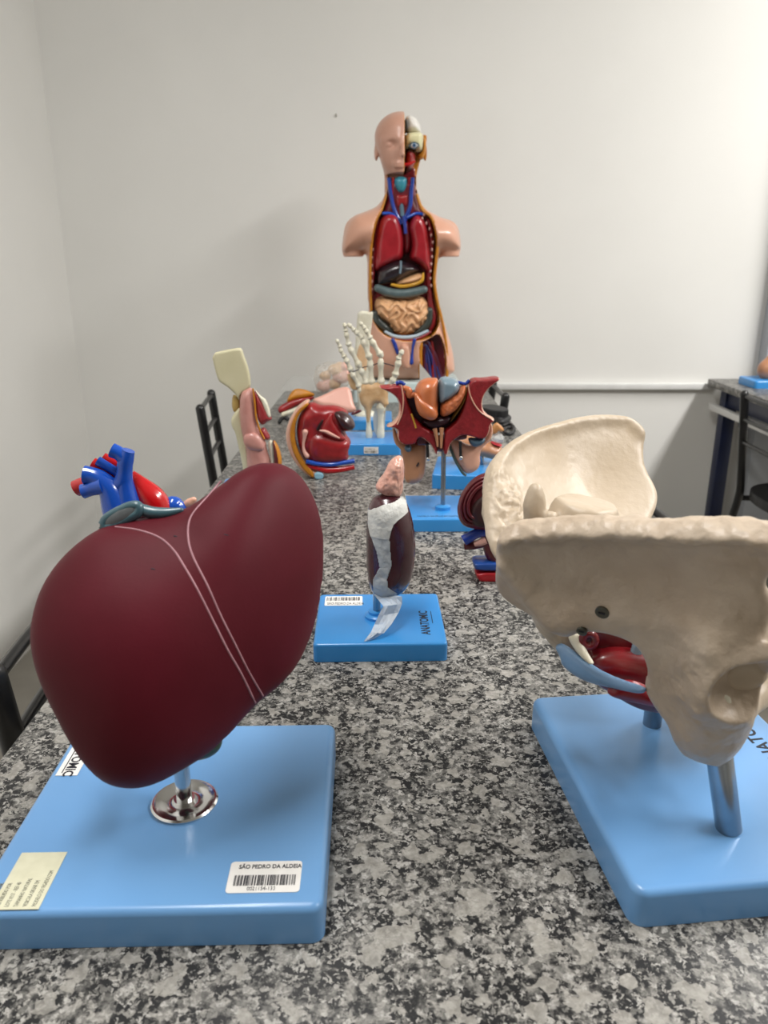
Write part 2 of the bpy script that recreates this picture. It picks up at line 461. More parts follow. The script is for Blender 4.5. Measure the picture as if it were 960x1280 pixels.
# ------------------------------------------------------------------ the room
def wallmat():
    m = mat('wall_paint', '#e4e3df', 0.75, '#e1e0dc', 3, bump=0.06, bscale=220)
    return m
WALL = wallmat()
FLOOR = mat('floor_vinyl', '#8f8a80', 0.45, '#837e75', 6, bump=0.03, bscale=80)
X0, X1, Y0, Y1 = -1.105, 4.2, -5.5, 2.80
def struct(name, c, size, m, label):
    o = box(name, c, size, m, origin=c); tag(o, label, kind='structure'); return o
struct('floor', ((X0 + X1) / 2, (Y0 + Y1) / 2, -0.05), (X1 - X0 + 0.4, Y1 - Y0 + 0.4, 0.1), FLOOR, 'light grey floor of the room under the tables')
struct('ceiling', ((X0 + X1) / 2, (Y0 + Y1) / 2, CEIL + 0.05), (X1 - X0 + 0.4, Y1 - Y0 + 0.4, 0.1), mat('ceiling_paint', '#dddcd8', 0.8, '#d8d7d3', 4), 'plain white ceiling of the room')
struct('wall_back', ((X0 + X1) / 2, Y1 + 0.05, CEIL / 2), (X1 - X0 + 0.4, 0.1, CEIL), WALL, 'plain off-white wall behind the standing torso')
struct('wall_left', (X0 - 0.05, (Y0 + Y1) / 2, CEIL / 2), (0.1, Y1 - Y0, CEIL), WALL, 'plain off-white wall along the left side')
struct('wall_right', (X1 + 0.05, (Y0 + Y1) / 2, CEIL / 2), (0.1, Y1 - Y0, CEIL), WALL, 'plain off-white wall on the far right')
struct('wall_front', ((X0 + X1) / 2, Y0 - 0.05, CEIL / 2), (X1 - X0 + 0.4, 0.1, CEIL), mat('front_wall_darkened', '#8d8880', 0.75, '#86817a', 3), 'plain unseen wall behind the viewer, darkened to cut bounced light')  # out of view; colour darkened so less light bounces onto the models' fronts
# white conduit along the back wall and the grey pilaster at its right end
pa = at(578, 483, Y1 - 0.012); pb = at(897, 483, Y1 - 0.012)
box('trim_1', ((pa[0] + pb[0]) / 2, Y1 - 0.011, pa[2]), (pb[0] - pa[0], 0.022, 0.022), WHITEP, bev=0.003, origin=((pa[0] + pb[0]) / 2, Y1 - 0.011, pa[2]))
tag(bpy.data.objects['trim_1'], 'white cable conduit running along the back wall', kind='structure')
pc = at(958, 380, Y1)
struct('trim_2', (pc[0] + 0.1, Y1 - 0.03, CEIL / 2), (0.2, 0.06, CEIL), mat('grey_paint', '#aeb2b8', 0.6, '#a8acb2', 5), 'pale grey pilaster at the right end of the back wall')
wm = box('wall_mark', at(420, 144, Y1 - 0.002), (0.005, 0.004, 0.010), mat('chip_grey', '#b4b0a6', 0.8, '#a8a49a', 60), bev=0.001, origin=tuple(at(420, 144, Y1 - 0.002)))
tag(wm, 'tiny grey chip in the paint of the back wall', 'wall mark')

# ceiling lamps (housing and diffuser); they give the light set at the top
LAMPM = mat('lamp_diffuser', '#ffffff', 0.5, emit=4.0)
for i, (lx, ly, lw, ll, pw) in enumerate(LAMPS):
    t = thing('ceiling_light', ['white ceiling light strip right of the near bench end', 'white ceiling light strip above the side desk',
              'white ceiling light strip over the left of the granite bench'][i], 'ceiling light', (lx, ly, CEIL - 0.06))
    box('housing', (lx, ly, CEIL - 0.03), (lw + 0.05, ll + 0.05, 0.06), WHITEP, t, bev=0.004)
    box('diffuser', (lx, ly, CEIL - 0.064), (lw, ll, 0.008), LAMPM, t, bev=0.002)

# granite: grey-cream ground, black mica specks, pale feldspar grains
def granite():
    m = bpy.data.materials.new('granite'); m.use_nodes = True; nt = m.node_tree; b = nt.nodes['Principled BSDF']
    b.inputs['Roughness'].default_value = 0.36; b.inputs['Specular IOR Level'].default_value = 0.25
    tc = nt.nodes.new('ShaderNodeTexCoord')
    def noise(sc, det=3, rough=0.5, dist=0.0):
        n = nt.nodes.new('ShaderNodeTexNoise'); n.inputs['Scale'].default_value = sc; n.inputs['Detail'].default_value = det
        n.inputs['Roughness'].default_value = rough; n.inputs['Distortion'].default_value = dist
        nt.links.new(tc.outputs['Object'], n.inputs['Vector']); return n.outputs['Fac']
    def ramp(src, stops, interp='LINEAR'):
        r = nt.nodes.new('ShaderNodeValToRGB'); r.color_ramp.interpolation = interp
        while len(r.color_ramp.elements) < len(stops): r.color_ramp.elements.new(0.5)
        for e, (p, c) in zip(r.color_ramp.elements, stops): e.position = p; e.color = c
        nt.links.new(src, r.inputs['Fac']); return r.outputs['Color']
    def mix(f, a, c, mode='MIX'):
        x = nt.nodes.new('ShaderNodeMix'); x.data_type = 'RGBA'; x.blend_type = mode
        nt.links.new(f, x.inputs[0]) if not isinstance(f, float) else setattr(x.inputs[0], 'default_value', f)
        nt.links.new(a, x.inputs[6]); nt.links.new(c, x.inputs[7]); return x.outputs[2]
    g = lambda v, t=(1, .97, .9): (v * t[0], v * t[1], v * t[2], 1)
    def vor(sc):
        wv = nt.nodes.new('ShaderNodeTexNoise'); wv.inputs['Scale'].default_value = sc * 1.3; wv.inputs['Detail'].default_value = 2
        nt.links.new(tc.outputs['Object'], wv.inputs['Vector'])
        ad = nt.nodes.new('ShaderNodeVectorMath'); ad.operation = 'MULTIPLY_ADD'; ad.inputs[1].default_value = (0.9 / sc,) * 3
        nt.links.new(wv.outputs['Color'], ad.inputs[0]); nt.links.new(tc.outputs['Object'], ad.inputs[2])
        vo = nt.nodes.new('ShaderNodeTexVoronoi'); vo.inputs['Scale'].default_value = sc; nt.links.new(ad.outputs[0], vo.inputs['Vector'])
        sp = nt.nodes.new('ShaderNodeSeparateColor'); nt.links.new(vo.outputs['Color'], sp.inputs[0]); return sp.outputs[0]
    # pale quartz and feldspar grains
    ground = ramp(vor(250), [(0.0, g(0.13)), (0.3, g(0.24)), (0.65, g(0.36, (1, .96, .88))), (1.0, g(0.47, (1, .97, .91)))])
    fine = ramp(noise(520, 3, 0.6), [(0.35, g(0.62, (1, 1, 1))), (0.6, g(1.0, (1, 1, 1)))])
    ground = mix(1.0, ground, fine, 'MULTIPLY')
    # bigger cream grains
    feld = ramp(vor(105), [(0.84, (0, 0, 0, 1)), (0.86, (0.8, 0.8, 0.8, 1))])
    pale = ramp(noise(160, 3), [(0.3, g(0.27, (1, .95, .84))), (0.7, g(0.40, (1, .96, .88)))])
    c1 = mix(feld, ground, pale)
    # black mica, clustered
    spk = ramp(noise(290, 4, 0.6, 0.5), [(0.515, (1, 1, 1, 1)), (0.545, (0, 0, 0, 1))])
    big = ramp(noise(110, 4, 0.6), [(0.47, (1, 1, 1, 1)), (0.6, (0.2, 0.2, 0.2, 1))])
    sm = mix(1.0, spk, big, 'MULTIPLY')
    nf = ramp(feld, [(0.1, (1, 1, 1, 1)), (0.6, (0.25, 0.25, 0.25, 1))])
    sm = mix(1.0, sm, nf, 'MULTIPLY')
    dark = nt.nodes.new('ShaderNodeRGB'); dark.outputs[0].default_value = (0.014, 0.014, 0.015, 1)
    c2 = mix(sm, c1, dark.outputs[0])
    nt.links.new(c2, b.inputs['Base Color'])
    return m
GRANITE = granite()

# the long bench
TX0, TX1, TY0, TY1 = -0.325, 0.337, 0.06, 2.50
bench = thing('workbench', 'long granite-topped bench carrying the anatomical models', 'table', ((TX0 + TX1) / 2, 1.28, 0))
box('granite_top', ((TX0 + TX1) / 2, (TY0 + TY1) / 2, TZ - 0.0125), (TX1 - TX0, TY1 - TY0, 0.025), GRANITE, bench, bev=0.003)
for y in (TY0 + 0.09, TY1 - 0.09): box('apron', (0.006, y, TZ - 0.06), (TX1 - TX0 - 0.14, 0.04, 0.065), NAVY, bench, bev=0.002)
for x in (TX0 + 0.09, TX1 - 0.09): box('rail', (x, 1.28, TZ - 0.06), (0.04, TY1 - TY0 - 0.2, 0.065), NAVY, bench, bev=0.002)
for x, ys in ((TX0 + 0.09, (0.15, 1.2, 1.98)), (TX1 - 0.09, (0.15, 1.6, 2.2))):
    for y in ys: box('leg', (x, y, 0.3475), (0.04, 0.04, 0.695), NAVY, bench, bev=0.003)

# side desk against the right of the back wall
dx0, dy1 = 1.165, 2.775
desk = thing('side_desk', 'navy-legged granite side desk in the right corner', 'desk', (dx0 + 0.3, dy1 - 0.6, 0))
box('granite_top', (dx0 + 0.3, dy1 - 0.62, TZ - 0.0125), (0.6, 1.24, 0.025), GRANITE, desk, bev=0.003)
for y in (dy1 - 0.08, dy1 - 1.16):
    for x in (dx0 + 0.05, dx0 + 0.55): box('leg', (x, y, 0.36), (0.045, 0.045, 0.72), NAVY, desk, bev=0.003)
for x in (dx0 + 0.05, dx0 + 0.55): box('rail', (x, dy1 - 0.62, TZ - 0.055), (0.03, 1.04, 0.055), NAVY, desk, bev=0.002)
box('white_rail', (dx0 + 0.015, dy1 - 0.62, TZ - 0.095), (0.02, 1.2, 0.022), WHITEP, desk, bev=0.002)
tube('hook', [(dx0 + 0.09, dy1 - 0.1, 0.66), (dx0 + 0.09, dy1 - 0.1, 0.60), (dx0 + 0.105, dy1 - 0.1, 0.585), (dx0 + 0.12, dy1 - 0.1, 0.59)], 0.004, STEEL, desk)
box('hook_plate', (dx0 + 0.09, dy1 - 0.1, 0.69), (0.02, 0.02, 0.06), STEEL, desk, bev=0.002)

# chairs
def make_chair(label, loc, rot):
    t = thing('metal_chair', label, 'chair', (0, 0, 0), 'black metal chairs')
    hw = 0.13; H = 0.77
    for s in (-1, 1):
        tube('back_post', [(s * hw, -0.235, 0.0), (s * hw, -0.19, 0.30), (s * hw, -0.168, 0.42), (s * hw, -0.168, 0.50), (s * hw, -0.195, H - 0.008)], 0.013, BLACKM, t, sm=6, round_end=True, seg=14)
        tube('front_leg', [(s * 0.15, 0.19, 0.0), (s * 0.15, 0.165, 0.43)], 0.0105, BLACKM, t, round_end=True)
        tube('seat_rail', [(s * 0.15, 0.16, 0.425), (s * 0.14, -0.165, 0.425)], 0.009, BLACKM, t, round_end=True)
    for z in (0.757, 0.685, 0.613):
        yb = -0.168 - 0.027 * (z - 0.5) / 0.27
        tube('back_slat', [(-hw, yb, z), (-hw * 0.4, yb - 0.003, z), (hw * 0.4, yb - 0.003, z), (hw, yb, z)], 0.007, BLACKM, t, seg=8)
    tube('stretcher', [(-0.145, 0.175, 0.2), (0.145, 0.175, 0.2)], 0.007, BLACKM, t)
    fr = Fr((0, 0, 0.452), (0, 0, 1)) if False else None
    P = chaikin([(-0.17, -0.165), (0.17, -0.165), (0.185, 0.12), (0.15, 0.2), (-0.15, 0.2), (-0.185, 0.12)], 3)
    prism('seat', P, 0.436, 0.468, BLACKP, t, bev=0.006, smooth=False)
    t.location = loc; t.rotation_euler = (0, 0, rot)
    return t
def chair_from_posts(label, p, q):
    """back posts' tops at p and q (xy); seat to the left of p->q"""
    p = np.array(p); q = np.array(q); d = q - p; a = math.atan2(d[1], d[0]); c = (p + q) / 2
    # local post tops at (+-.13,-.195)
    n = np.array([-math.sin(a), math.cos(a)]); o = c + n * 0.195
    return make_chair(label, (o[0], o[1], 0), a)
chair_from_posts('black metal chair beside the granite edge behind the cream bone blade', (-0.535, 2.375), (-0.51, 2.115))
chair_from_posts('black metal chair at the left edge nearest the liver', (-0.400, 0.93), (-0.386, 0.672))
chair_from_posts('black metal chair at the right edge behind the big pelvis bones', (0.455, 1.02), (0.445, 1.28))
chair_from_posts('black metal chair at the far right end of the granite bench', (0.367, 2.315), (0.365, 2.575))
chair_from_posts('black metal chair pulled up to the side desk', (1.11, 2.36), (1.11, 2.10))
# ================================================================== liver model
L0 = (-0.147, 0.464)
liver_t = thing('liver_model', 'large maroon liver model on a blue base with chrome disc', 'anatomical model', (L0[0], L0[1], TZ))
yaw = math.radians(1.3); BT = 0.028; zt = TZ + BT
lb = plinth('base', (L0[0], L0[1], TZ + BT / 2), (0.216, 0.197, BT), yaw, BLUE, liver_t, rv=0.008, rt=0.005)
pole = np.array([*on(231, 1003, zt)[:2], zt])
lathe('disc', [(0.0235, 0.0), (0.0238, 0.0016), (0.0225, 0.0028), (0.016, 0.0022), (0.0145, 0.0012), (0.009, 0.0014), (0.0075, 0.004)], pole, CHROME, liver_t, 56)
tube('pole', [pole + (0, 0, 0.001), pole + (0, 0, 0.085)], 0.0056, CHROME, liver_t, seg=24)

LF = Fr((pole[0], pole[1] - 0.004, 0.93), -FWD)
LV = crop([(250, 275), (180, 320), (120, 380), (75, 450), (50, 530), (42, 600), (55, 680), (85, 760), (125, 840), (165, 915), (210, 980), (260, 1025), (310, 1043),
           (370, 1045), (430, 1025), (500, 985), (570, 940), (640, 870), (700, 800), (760, 755), (810, 705), (845, 640), (875, 560), (893, 450), (900, 350), (890, 250),
           (865, 180), (830, 125), (790, 97), (740, 85), (690, 95), (640, 120), (590, 160), (540, 195), (490, 225), (440, 243), (380, 250), (310, 262)], 20, 540, 0.427)
LW = 0.045
pl1 = crop([(290, 278), (360, 288), (420, 310), (460, 345), (490, 390), (530, 460), (580, 560), (620, 640), (660, 710), (700, 793)], 20, 540, 0.427)
pl2 = crop([(600, 143), (560, 190), (520, 235), (505, 270), (505, 320), (520, 370), (560, 450), (600, 540), (640, 620), (680, 700), (722, 772)], 20, 540, 0.427)
ln1 = [LF.px(*p, LW) for p in pl1]; ln2 = [LF.px(*p, LW) for p in pl2]
mid = [(a + b) / 2 for a, b in zip(ln1[3:], ln2[4:])]
def lthick(U, V): return 1 - 0.10 * np.exp(-(linedist(U, V, mid) / 0.014) ** 2)
def lcurve(U, V): return -0.16 * U - 0.15 * V - 3.0 * np.maximum(U, 0) ** 2
def lpt(x, y):
    w_ = 0.0
    for _ in range(4):
        u = LF.px(x, y, w_); w_ = float(lcurve(u[0], u[1])) + 0.006
    return u
LVp = [lpt(*p) for p in LV]
body, lfront = blob('liver_body', LF, LVp, 0.056, 0.040, 0.085, 0.0017, MAROON, liver_t, raw=True, blur=0.16, thick=lthick, curve=lcurve, it=4)
LIGM = mat('ligament_pale', '#a87a82', 0.6, '#976a72', 60)
def lsurf(x, y):
    w_ = 0.03
    for _ in range(12):
        u = LF.px(x, y, w_); w_ = 0.5 * w_ + 0.5 * lfront(u[0], u[1])
    return LF.W(u[0], u[1], w_ - 0.0004)
for ln in (pl1, pl2): tube('ligament', [lsurf(*p) for p in spline(ln, 4)], 0.00075, LIGM, liver_t, seg=8, sm=3)
for (x, y) in ((193, 712), (284, 669), (221, 671)):
    q = lsurf(x, y); tube('scuff', [q + (-0.002, 0, 0.0005), q, q + (0.0015, 0, -0.001)], 0.0005, INK, liver_t, seg=6)
# vena cava lip at the top, gall bladder below
CAVA = mat('cava_teal', '#41626c', 0.35, '#38565f', 30, coat=0.3)
CAVAIN = mat('cava_inside', '#62676a', 0.5, '#555a5c', 60)
cv = [LF.wpx(x, y, 0.003) for (x, y) in ((129, 656), (134, 648), (147, 640), (163, 633), (173, 633), (172, 641), (160, 648), (145, 655), (133, 659), (129, 656))]
tube('vena_cava', cv, 0.0034, CAVA, liver_t, sm=5)
tube('vena_cava_lip', [LF.wpx(x, y, 0.000) for (x, y) in ((170, 634), (180, 638), (192, 641), (210, 641), (226, 638))], [0.0035, 0.004, 0.004, 0.0035, 0.002], CAVA, liver_t, round_end=True)
sdf('vena_cava_opening', lambda X, Y, Z: ell(X, Y, Z, (0, 0, 0), (0.0155, 0.0062, 0.004)), (-0.02, -0.01, -0.008), (0.02, 0.01, 0.008), 0.0008, CAVAIN, liver_t,
    Matrix.Translation(Vector(LF.wpx(151, 645, 0.003))) @ LF.M.to_3x3().to_4x4() @ Matrix.Rotation(math.radians(29), 4, 'Z'))
gp = LF.px(243, 930)
sdf('gall_bladder', lambda X, Y, Z: ell(X, Y, Z, (gp[0], gp[1], -0.006), (0.017, 0.012, 0.014)), (gp[0] - 0.02, gp[1] - 0.016, -0.024), (gp[0] + 0.02, gp[1] + 0.016, 0.012), 0.001,
    mat('gall_green', '#2c3a1c', 0.35, '#263218', 30, coat=0.3), liver_t, LF.M)
# stickers on the base
ux = np.array([math.cos(yaw), math.sin(yaw), 0]); uy = np.array([-math.sin(yaw), math.cos(yaw), 0])
st = on(281, 1117, zt + 0.0001); stw = (on(374, 1117, zt) - st) @ ux; sth = (on(290, 1078, zt) - st) @ uy
stick = card('barcode_sticker', st, ux, uy, stw, sth, PAPER, liver_t, r=0.0025)
e = np.array([0, 0, 0.00045])
text('lettering', 'SÃO PEDRO DA ALDEIA', 0.0047, st + ux * 0.0055 + uy * (sth - 0.0062) + e, ux, uy, INK, stick, 0.0001, sx=0.8, bold=0.0001)
bars('barcode', st + ux * 0.004 + uy * 0.0056 + e, ux, uy, stw - 0.007, 0.0085, INK, stick, 38, 3)
text('number', '0021154-133', 0.0042, st + ux * 0.013 + uy * 0.0018 + e, ux, uy, INK, stick, 0.0001, sx=0.8)
# cream information label at the left front
cl = on(-14, 1138, zt + 0.0001); clw = (on(27, 1138, zt) - cl) @ ux; clh = (on(62, 1066, zt) - cl) @ uy
info = card('information_label', cl, ux, uy, clw + 0.010, clh, CREAMPAPER, liver_t)
for k in range(6):
    text('lettering', ['MODELO DO FIGADO COM', 'VESICULA BILIAR EM', 'TAMANHO NATURAL', 'LOTE 0217 - REF 40', 'DISTRIBUIDO POR', 'INDUSTRIA BRASIL'][k], 0.0037,
         cl + ux * (clw + 0.0075 - k * 0.0055) + uy * 0.002 + e, uy, -ux, GREYINK, info, 0.0001, sx=0.62)
# white maker's label at the left edge
wl = on(69, 970, zt + 0.0001)
brand = card('brand_label', wl - ux * 0.0, ux, uy, 0.0165, 0.052, PAPER, liver_t)
text('lettering', 'ANATOMIC', 0.0105, wl + ux * 0.0055 + uy * 0.050 + e, -uy, ux, INK, brand, 0.0001, sx=0.92, bold=0.00025)
card('underline', wl + ux * 0.0035 + uy * 0.003 + e, ux, uy, 0.0008, 0.036, INK, brand, th=0.0001)

# ================================================================== heart model behind the liver
HY = 0.655
HF = Fr((-0.22, HY, 0.95))
heart = thing('heart_model', 'heart model with glossy red and blue vessels rising behind the liver', 'anatomical model', (-0.215, HY + 0.035, TZ))
plinth('base', (-0.215, HY + 0.035, TZ + 0.0105), (0.13, 0.12, 0.021), 0.0, BLUE2, heart)
tube('pole', [(-0.215, HY + 0.03, TZ + 0.02), (-0.215, HY + 0.03, TZ + 0.10)], 0.005, STEEL, heart)
sdf('heart_body', lambda X, Y, Z: smin(ell(X, Y, Z, (0, 0, 0), (0.042, 0.038, 0.042)), ell(X, Y, Z, (0.018, 0, -0.04), (0.027, 0.026, 0.034)), 0.02),
    (-0.05, -0.05, -0.085), (0.055, 0.05, 0.05), 0.0025, DARKRED, heart, Matrix.Translation((-0.215, HY + 0.03, 0.895)))
def hv(pts, w=0.0):
    ww = w if hasattr(w, '__len__') else [w] * len(pts)
    return [HF.wpx(70 + x * 0.2083, 540 + y * 0.2083, k) for (x, y), k in zip(pts, ww)]
tube('vein', hv([(385, 520), (360, 440), (325, 350), (265, 285), (215, 262), (172, 255)], 0.006), [0.0140, 0.0128, 0.0104, 0.0083, 0.0076, 0.0081], BLUEV, heart, seg=18)
tube('vein', hv([(285, 320), (240, 330), (200, 345), (163, 356)], 0.009), [0.0085, 0.0073, 0.0063, 0.0067], BLUEV, heart, seg=16)
tube('vein', hv([(440, 470), (425, 390), (412, 300), (412, 220), (420, 160), (435, 110)], 0.004), [0.0134, 0.0104, 0.0076, 0.0068, 0.0068, 0.0055], BLUEV, heart, seg=18)
tube('vein', hv([(350, 330), (400, 300), (412, 230)], 0.004), [0.0073, 0.0079, 0.0067], BLUEV, heart, seg=16)
tube('vein', hv([(418, 165), (380, 130), (335, 108)], 0.004), [0.0067, 0.0063, 0.0066], BLUEV, heart, seg=16)
tube('vein', hv([(405, 265), (330, 220), (250, 172)], -0.002), [0.0043, 0.0041, 0.0044], BLUEV, heart, seg=14)
tube('artery', hv([(400, 330), (330, 270), (275, 225), (218, 195)], -0.006), [0.0073, 0.0067, 0.0063, 0.0066], REDV, heart, seg=16)
tube('artery', hv([(410, 240), (350, 195), (282, 155)], -0.008), [0.0055, 0.0051, 0.0051], REDV, heart, seg=16)
tube('artery', hv([(230, 300), (170, 315), (122, 338)], -0.002), [0.0073, 0.0071, 0.0076], REDV, heart, seg=16)
tube('aorta', hv([(440, 260), (490, 310), (545, 370), (595, 430), (620, 500), (600, 580)], -0.006), [0.006, 0.0085, 0.0118, 0.0128, 0.0122, 0.011], REDV, heart, seg=22)
tube('vein', hv([(660, 460), (700, 445), (735, 460)], -0.012), [0.007, 0.0095, 0.008], BLUEV, heart, seg=16, round_end=True)
tube('fat_strip', hv([(760, 450), (800, 425), (825, 408)], -0.014), [0.003, 0.004, 0.003], SKIN, heart, round_end=True)

# ================================================================== kidney model
K0 = (-0.005, 0.783); kz = TZ + 0.021; kyaw = math.radians(1.2)
kid = thing('kidney_model', 'dark maroon kidney model with pink cap wrapped in white tape', 'anatomical model', (K0[0], K0[1], TZ))
kb = plinth('base', (K0[0], K0[1], TZ + 0.0105), (0.141, 0.128, 0.021), kyaw, BLUE2, kid, rv=0.005, rt=0.003)
kp = np.array([*on(471, 771, kz)[:2], kz])
lathe('collar', [(0.0135, 0), (0.0135, 0.003), (0.0115, 0.0045), (0.0095, 0.005), (0.0095, 0.008), (0.0065, 0.0085)], kp, BLUE2, kid)
tube('pole', [kp, kp + (0, 0, 0.05)], 0.0042, STEEL, kid, seg=18)
KF = Fr((0.0, K0[1] + 0.002, 0.86))
kc = lambda L: crop(L, 370, 560, 0.21875)
def kpaint(C, N): return (C[:, 1] < KF.px(480, 728)[1] + 0.004 * vnoise(C, 120, 3)).astype(int)
KBLUE = mat('kidney_blue', '#27305e', 0.25, '#2c3a70', 60, coat=0.4)
kbody, kfront = blob('kidney_body', KF, kc([(455, 272), (425, 310), (410, 360), (404, 440), (403, 560), (405, 690), (415, 775), (440, 830), (500, 852), (560, 846), (620, 815), (660, 750), (678, 650),
    (682, 560), (675, 460), (656, 370), (628, 300), (590, 262), (520, 255)]), 0.024, 0.024, 0.026, 0.0013, [KIDNEY, KBLUE], kid, paint=kpaint, it=3)
ADR = mat('adrenal_pink', '#e6b4a2', 0.25, '#dba18f', 90, bump=0.35, bscale=140, coat=0.5)
blob('adrenal_gland', KF, kc([(575, 43), (605, 48), (617, 80), (616, 170), (606, 275), (560, 282), (480, 258), (450, 226), (470, 185), (505, 140), (535, 72)]), 0.013, 0.012, 0.012, 0.0010, ADR, kid, it=2,
     disp=lambda V: V + np.c_[np.zeros((len(V), 2)), 0.0035 * vnoise(V, 120, 4)])
TAPE = mat('white_tape', '#d9d9d4', 0.6, '#cfcfca', 60, bump=0.5, bscale=120)
TAPE2 = mat('clear_tape', '#e2e6e8', 0.3, '#d2d8dc', 70, bump=0.6, bscale=140, alpha=0.55)
def sheet(name, poly, front, fr, m, parent, off=0.0009, n=90, th=0.0005):
    """film lying on a front surface: fine grid clipped to an outline"""
    P = np.array([fr.px(*p) for p in poly]); lo = P.min(0); hi = P.max(0); s = (hi - lo).max() / n
    us = np.arange(lo[0], hi[0] + s, s); vs = np.arange(lo[1], hi[1] + s, s)
    U, V = np.meshgrid(us, vs, indexing='ij'); D = polysdf(U, V, P)
    idx = -np.ones(U.shape, int); vv = []
    for i in range(len(us)):
        for j in range(len(vs)):
            if D[i, j] < s * 0.5:
                w_ = front(us[i], vs[j]) + off + 0.0009 * float(vnoise(np.array([[us[i], vs[j], 0.1]]), 110, 2)[0])
                idx[i, j] = len(vv); vv.append(fr.W(us[i], vs[j], w_))
    F = [(idx[i, j], idx[i + 1, j], idx[i + 1, j + 1], idx[i, j + 1]) for i in range(len(us) - 1) for j in range(len(vs) - 1)
         if min(idx[i, j], idx[i + 1, j], idx[i + 1, j + 1], idx[i, j + 1]) >= 0]
    o = link(name, pymesh(name, vv, F), m, parent)
    md = o.modifiers.new('s', 'SOLIDIFY'); md.thickness = th; md.offset = -1
    return o
sheet('tape_band', kc([(410, 352), (440, 325), (500, 298), (560, 285), (606, 268), (612, 225), (622, 260), (640, 350), (585, 375), (555, 400), (540, 440), (532, 480), (425, 480), (412, 430)]), kfront, KF, TAPE, kid, 0.0012)
sheet('tape_strip', kc([(427, 478), (533, 478), (540, 580), (546, 620), (520, 700), (522, 745), (580, 800), (530, 838), (440, 830), (440, 720), (478, 640), (462, 560)]), kfront, KF, TAPE2, kid, 0.0010)
# hanging tail of the film, down to the base
tl = [((445, 838), (535, 838), 0.772), ((470, 868), (606, 850), 0.764), ((500, 905), (606, 890), 0.757), ((470, 960), (587, 940), 0.750), ((448, 1010), (545, 1010), 0.742), ((428, 1055), (500, 1060), 0.733), ((388, 1106), (440, 1106), 0.7245)]
V = []
for k, (a, b, yy) in enumerate(tl):
    a, b = kc([a, b])
    for t in np.linspace(0, 1, 5):
        p = at(a[0] * (1 - t) + b[0] * t, a[1] * (1 - t) + b[1] * t, yy + 0.004 * math.sin(k * 1.9 + t * 3)); p[2] = max(p[2], kz + 0.001); V.append(p)
F = [(k * 5 + i, k * 5 + i + 1, k * 5 + i + 6, k * 5 + i + 5) for k in range(len(tl) - 1) for i in range(4)]
o = link('tape_tail', pymesh('tape_tail', V, F, False), TAPE2, kid); md = o.modifiers.new('s', 'SOLIDIFY'); md.thickness = 0.0006
ux = np.array([math.cos(kyaw), math.sin(kyaw), 0]); uy = np.array([-math.sin(kyaw), math.cos(kyaw), 0])
st = on(405.5, 757.5, kz + 0.0001); stw = (on(453, 757, kz) - st) @ ux; sth = (on(405, 746, kz) - st) @ uy
stick = card('barcode_sticker', st, ux, uy, stw, sth, PAPER, kid, r=0.0018)
bars('barcode', st + ux * 0.002 + uy * sth * 0.52 + e, ux, uy, stw - 0.004, sth * 0.36, INK, stick, 30, 5)
text('lettering', 'SÃO PEDRO DA ALDEIA', sth * 0.32, st + ux * 0.003 + uy * sth * 0.1 + e, ux, uy, INK, stick, 0.0001, sx=0.48)
t0 = on(538, 793, kz + 0.0001); t1 = on(533, 761.5, kz)
text('lettering', 'ANATOMIC', 0.0135, t0, (t1 - t0), np.cross((0, 0, 1), t1 - t0), INK, kb, 0.0001, sx=np.linalg.norm(t1 - t0) / 0.0765, bold=0.0003)
card('underline', on(540.5, 779, kz + 0.0001), ux, uy, 0.0007, 0.030, INK, kb, th=0.0002)
# ================================================================== big pelvis model
pz = TZ + 0.028
A_ = on(666, 870, pz)[:2]; B_ = on(795, 1117, pz)[:2]
pyaw = math.radians(6.0)
ux = np.array([math.cos(pyaw), math.sin(pyaw), 0]); uy = np.array([-math.sin(pyaw), math.cos(pyaw), 0])
PW, PD = 0.19, float((np.array([*(A_ - B_), 0])) @ uy)
pc_ = np.array([*B_, 0]) + ux * PW / 2 + uy * PD / 2
pel = thing('pelvis_model', 'large cream pelvis bone model on a blue base in the right foreground', 'anatomical model', (pc_[0], pc_[1], TZ))
pb = plinth('base', (pc_[0], pc_[1], TZ + 0.014), (PW, PD, 0.028), pyaw, BLUE, pel, rv=0.010, rt=0.005)
n0 = on(911, 1036, pz); f0 = on(815, 905, pz)
top_n = at(897, 925, n0[1] + 0.004); tube('post', [n0, top_n], 0.0087, STEEL, pel, seg=24)
tube('post', [f0, f0 + (0, 0, 0.04)], 0.0076, STEEL, pel, seg=24)
# ---- near hip bone: plate traced on a plane that runs from the sacrum (far) to the front spine (near)
NP = Fr.three(at(620, 700, 0.485), at(960, 660, 0.385), at(880, 920, 0.44))
HIP = [(621, 700), (620, 684), (624, 668), (634, 660), (660, 658), (720, 656), (790, 653), (850, 650), (900, 646), (935, 646), (962, 650), (985, 662), (996, 685), (985, 705), (962, 716),
       (957, 728), (965, 745), (968, 765), (960, 785), (968, 805), (975, 830), (962, 850), (950, 870), (946, 895), (932, 925), (914, 944), (895, 948), (868, 938), (848, 922), (840, 905), (836, 893),
       (822, 882), (808, 862), (806, 850), (811, 838), (806, 818), (792, 803), (770, 795), (745, 791), (727, 790), (708, 800), (690, 790), (668, 774), (640, 757), (622, 740), (618, 722)]
crest = [NP.px(*p) for p in [(628, 668), (660, 664), (720, 662), (790, 659), (850, 656), (900, 652), (940, 653), (975, 668)]]
isch = [NP.px(*p) for p in [(900, 790), (890, 850), (880, 905)]]
acet = NP.px(928, 842); post = [NP.px(*p) for p in [(640, 700), (665, 740), (710, 775)]]
brim = [NP.px(*p) for p in [(700, 772), (780, 760), (860, 770)]]
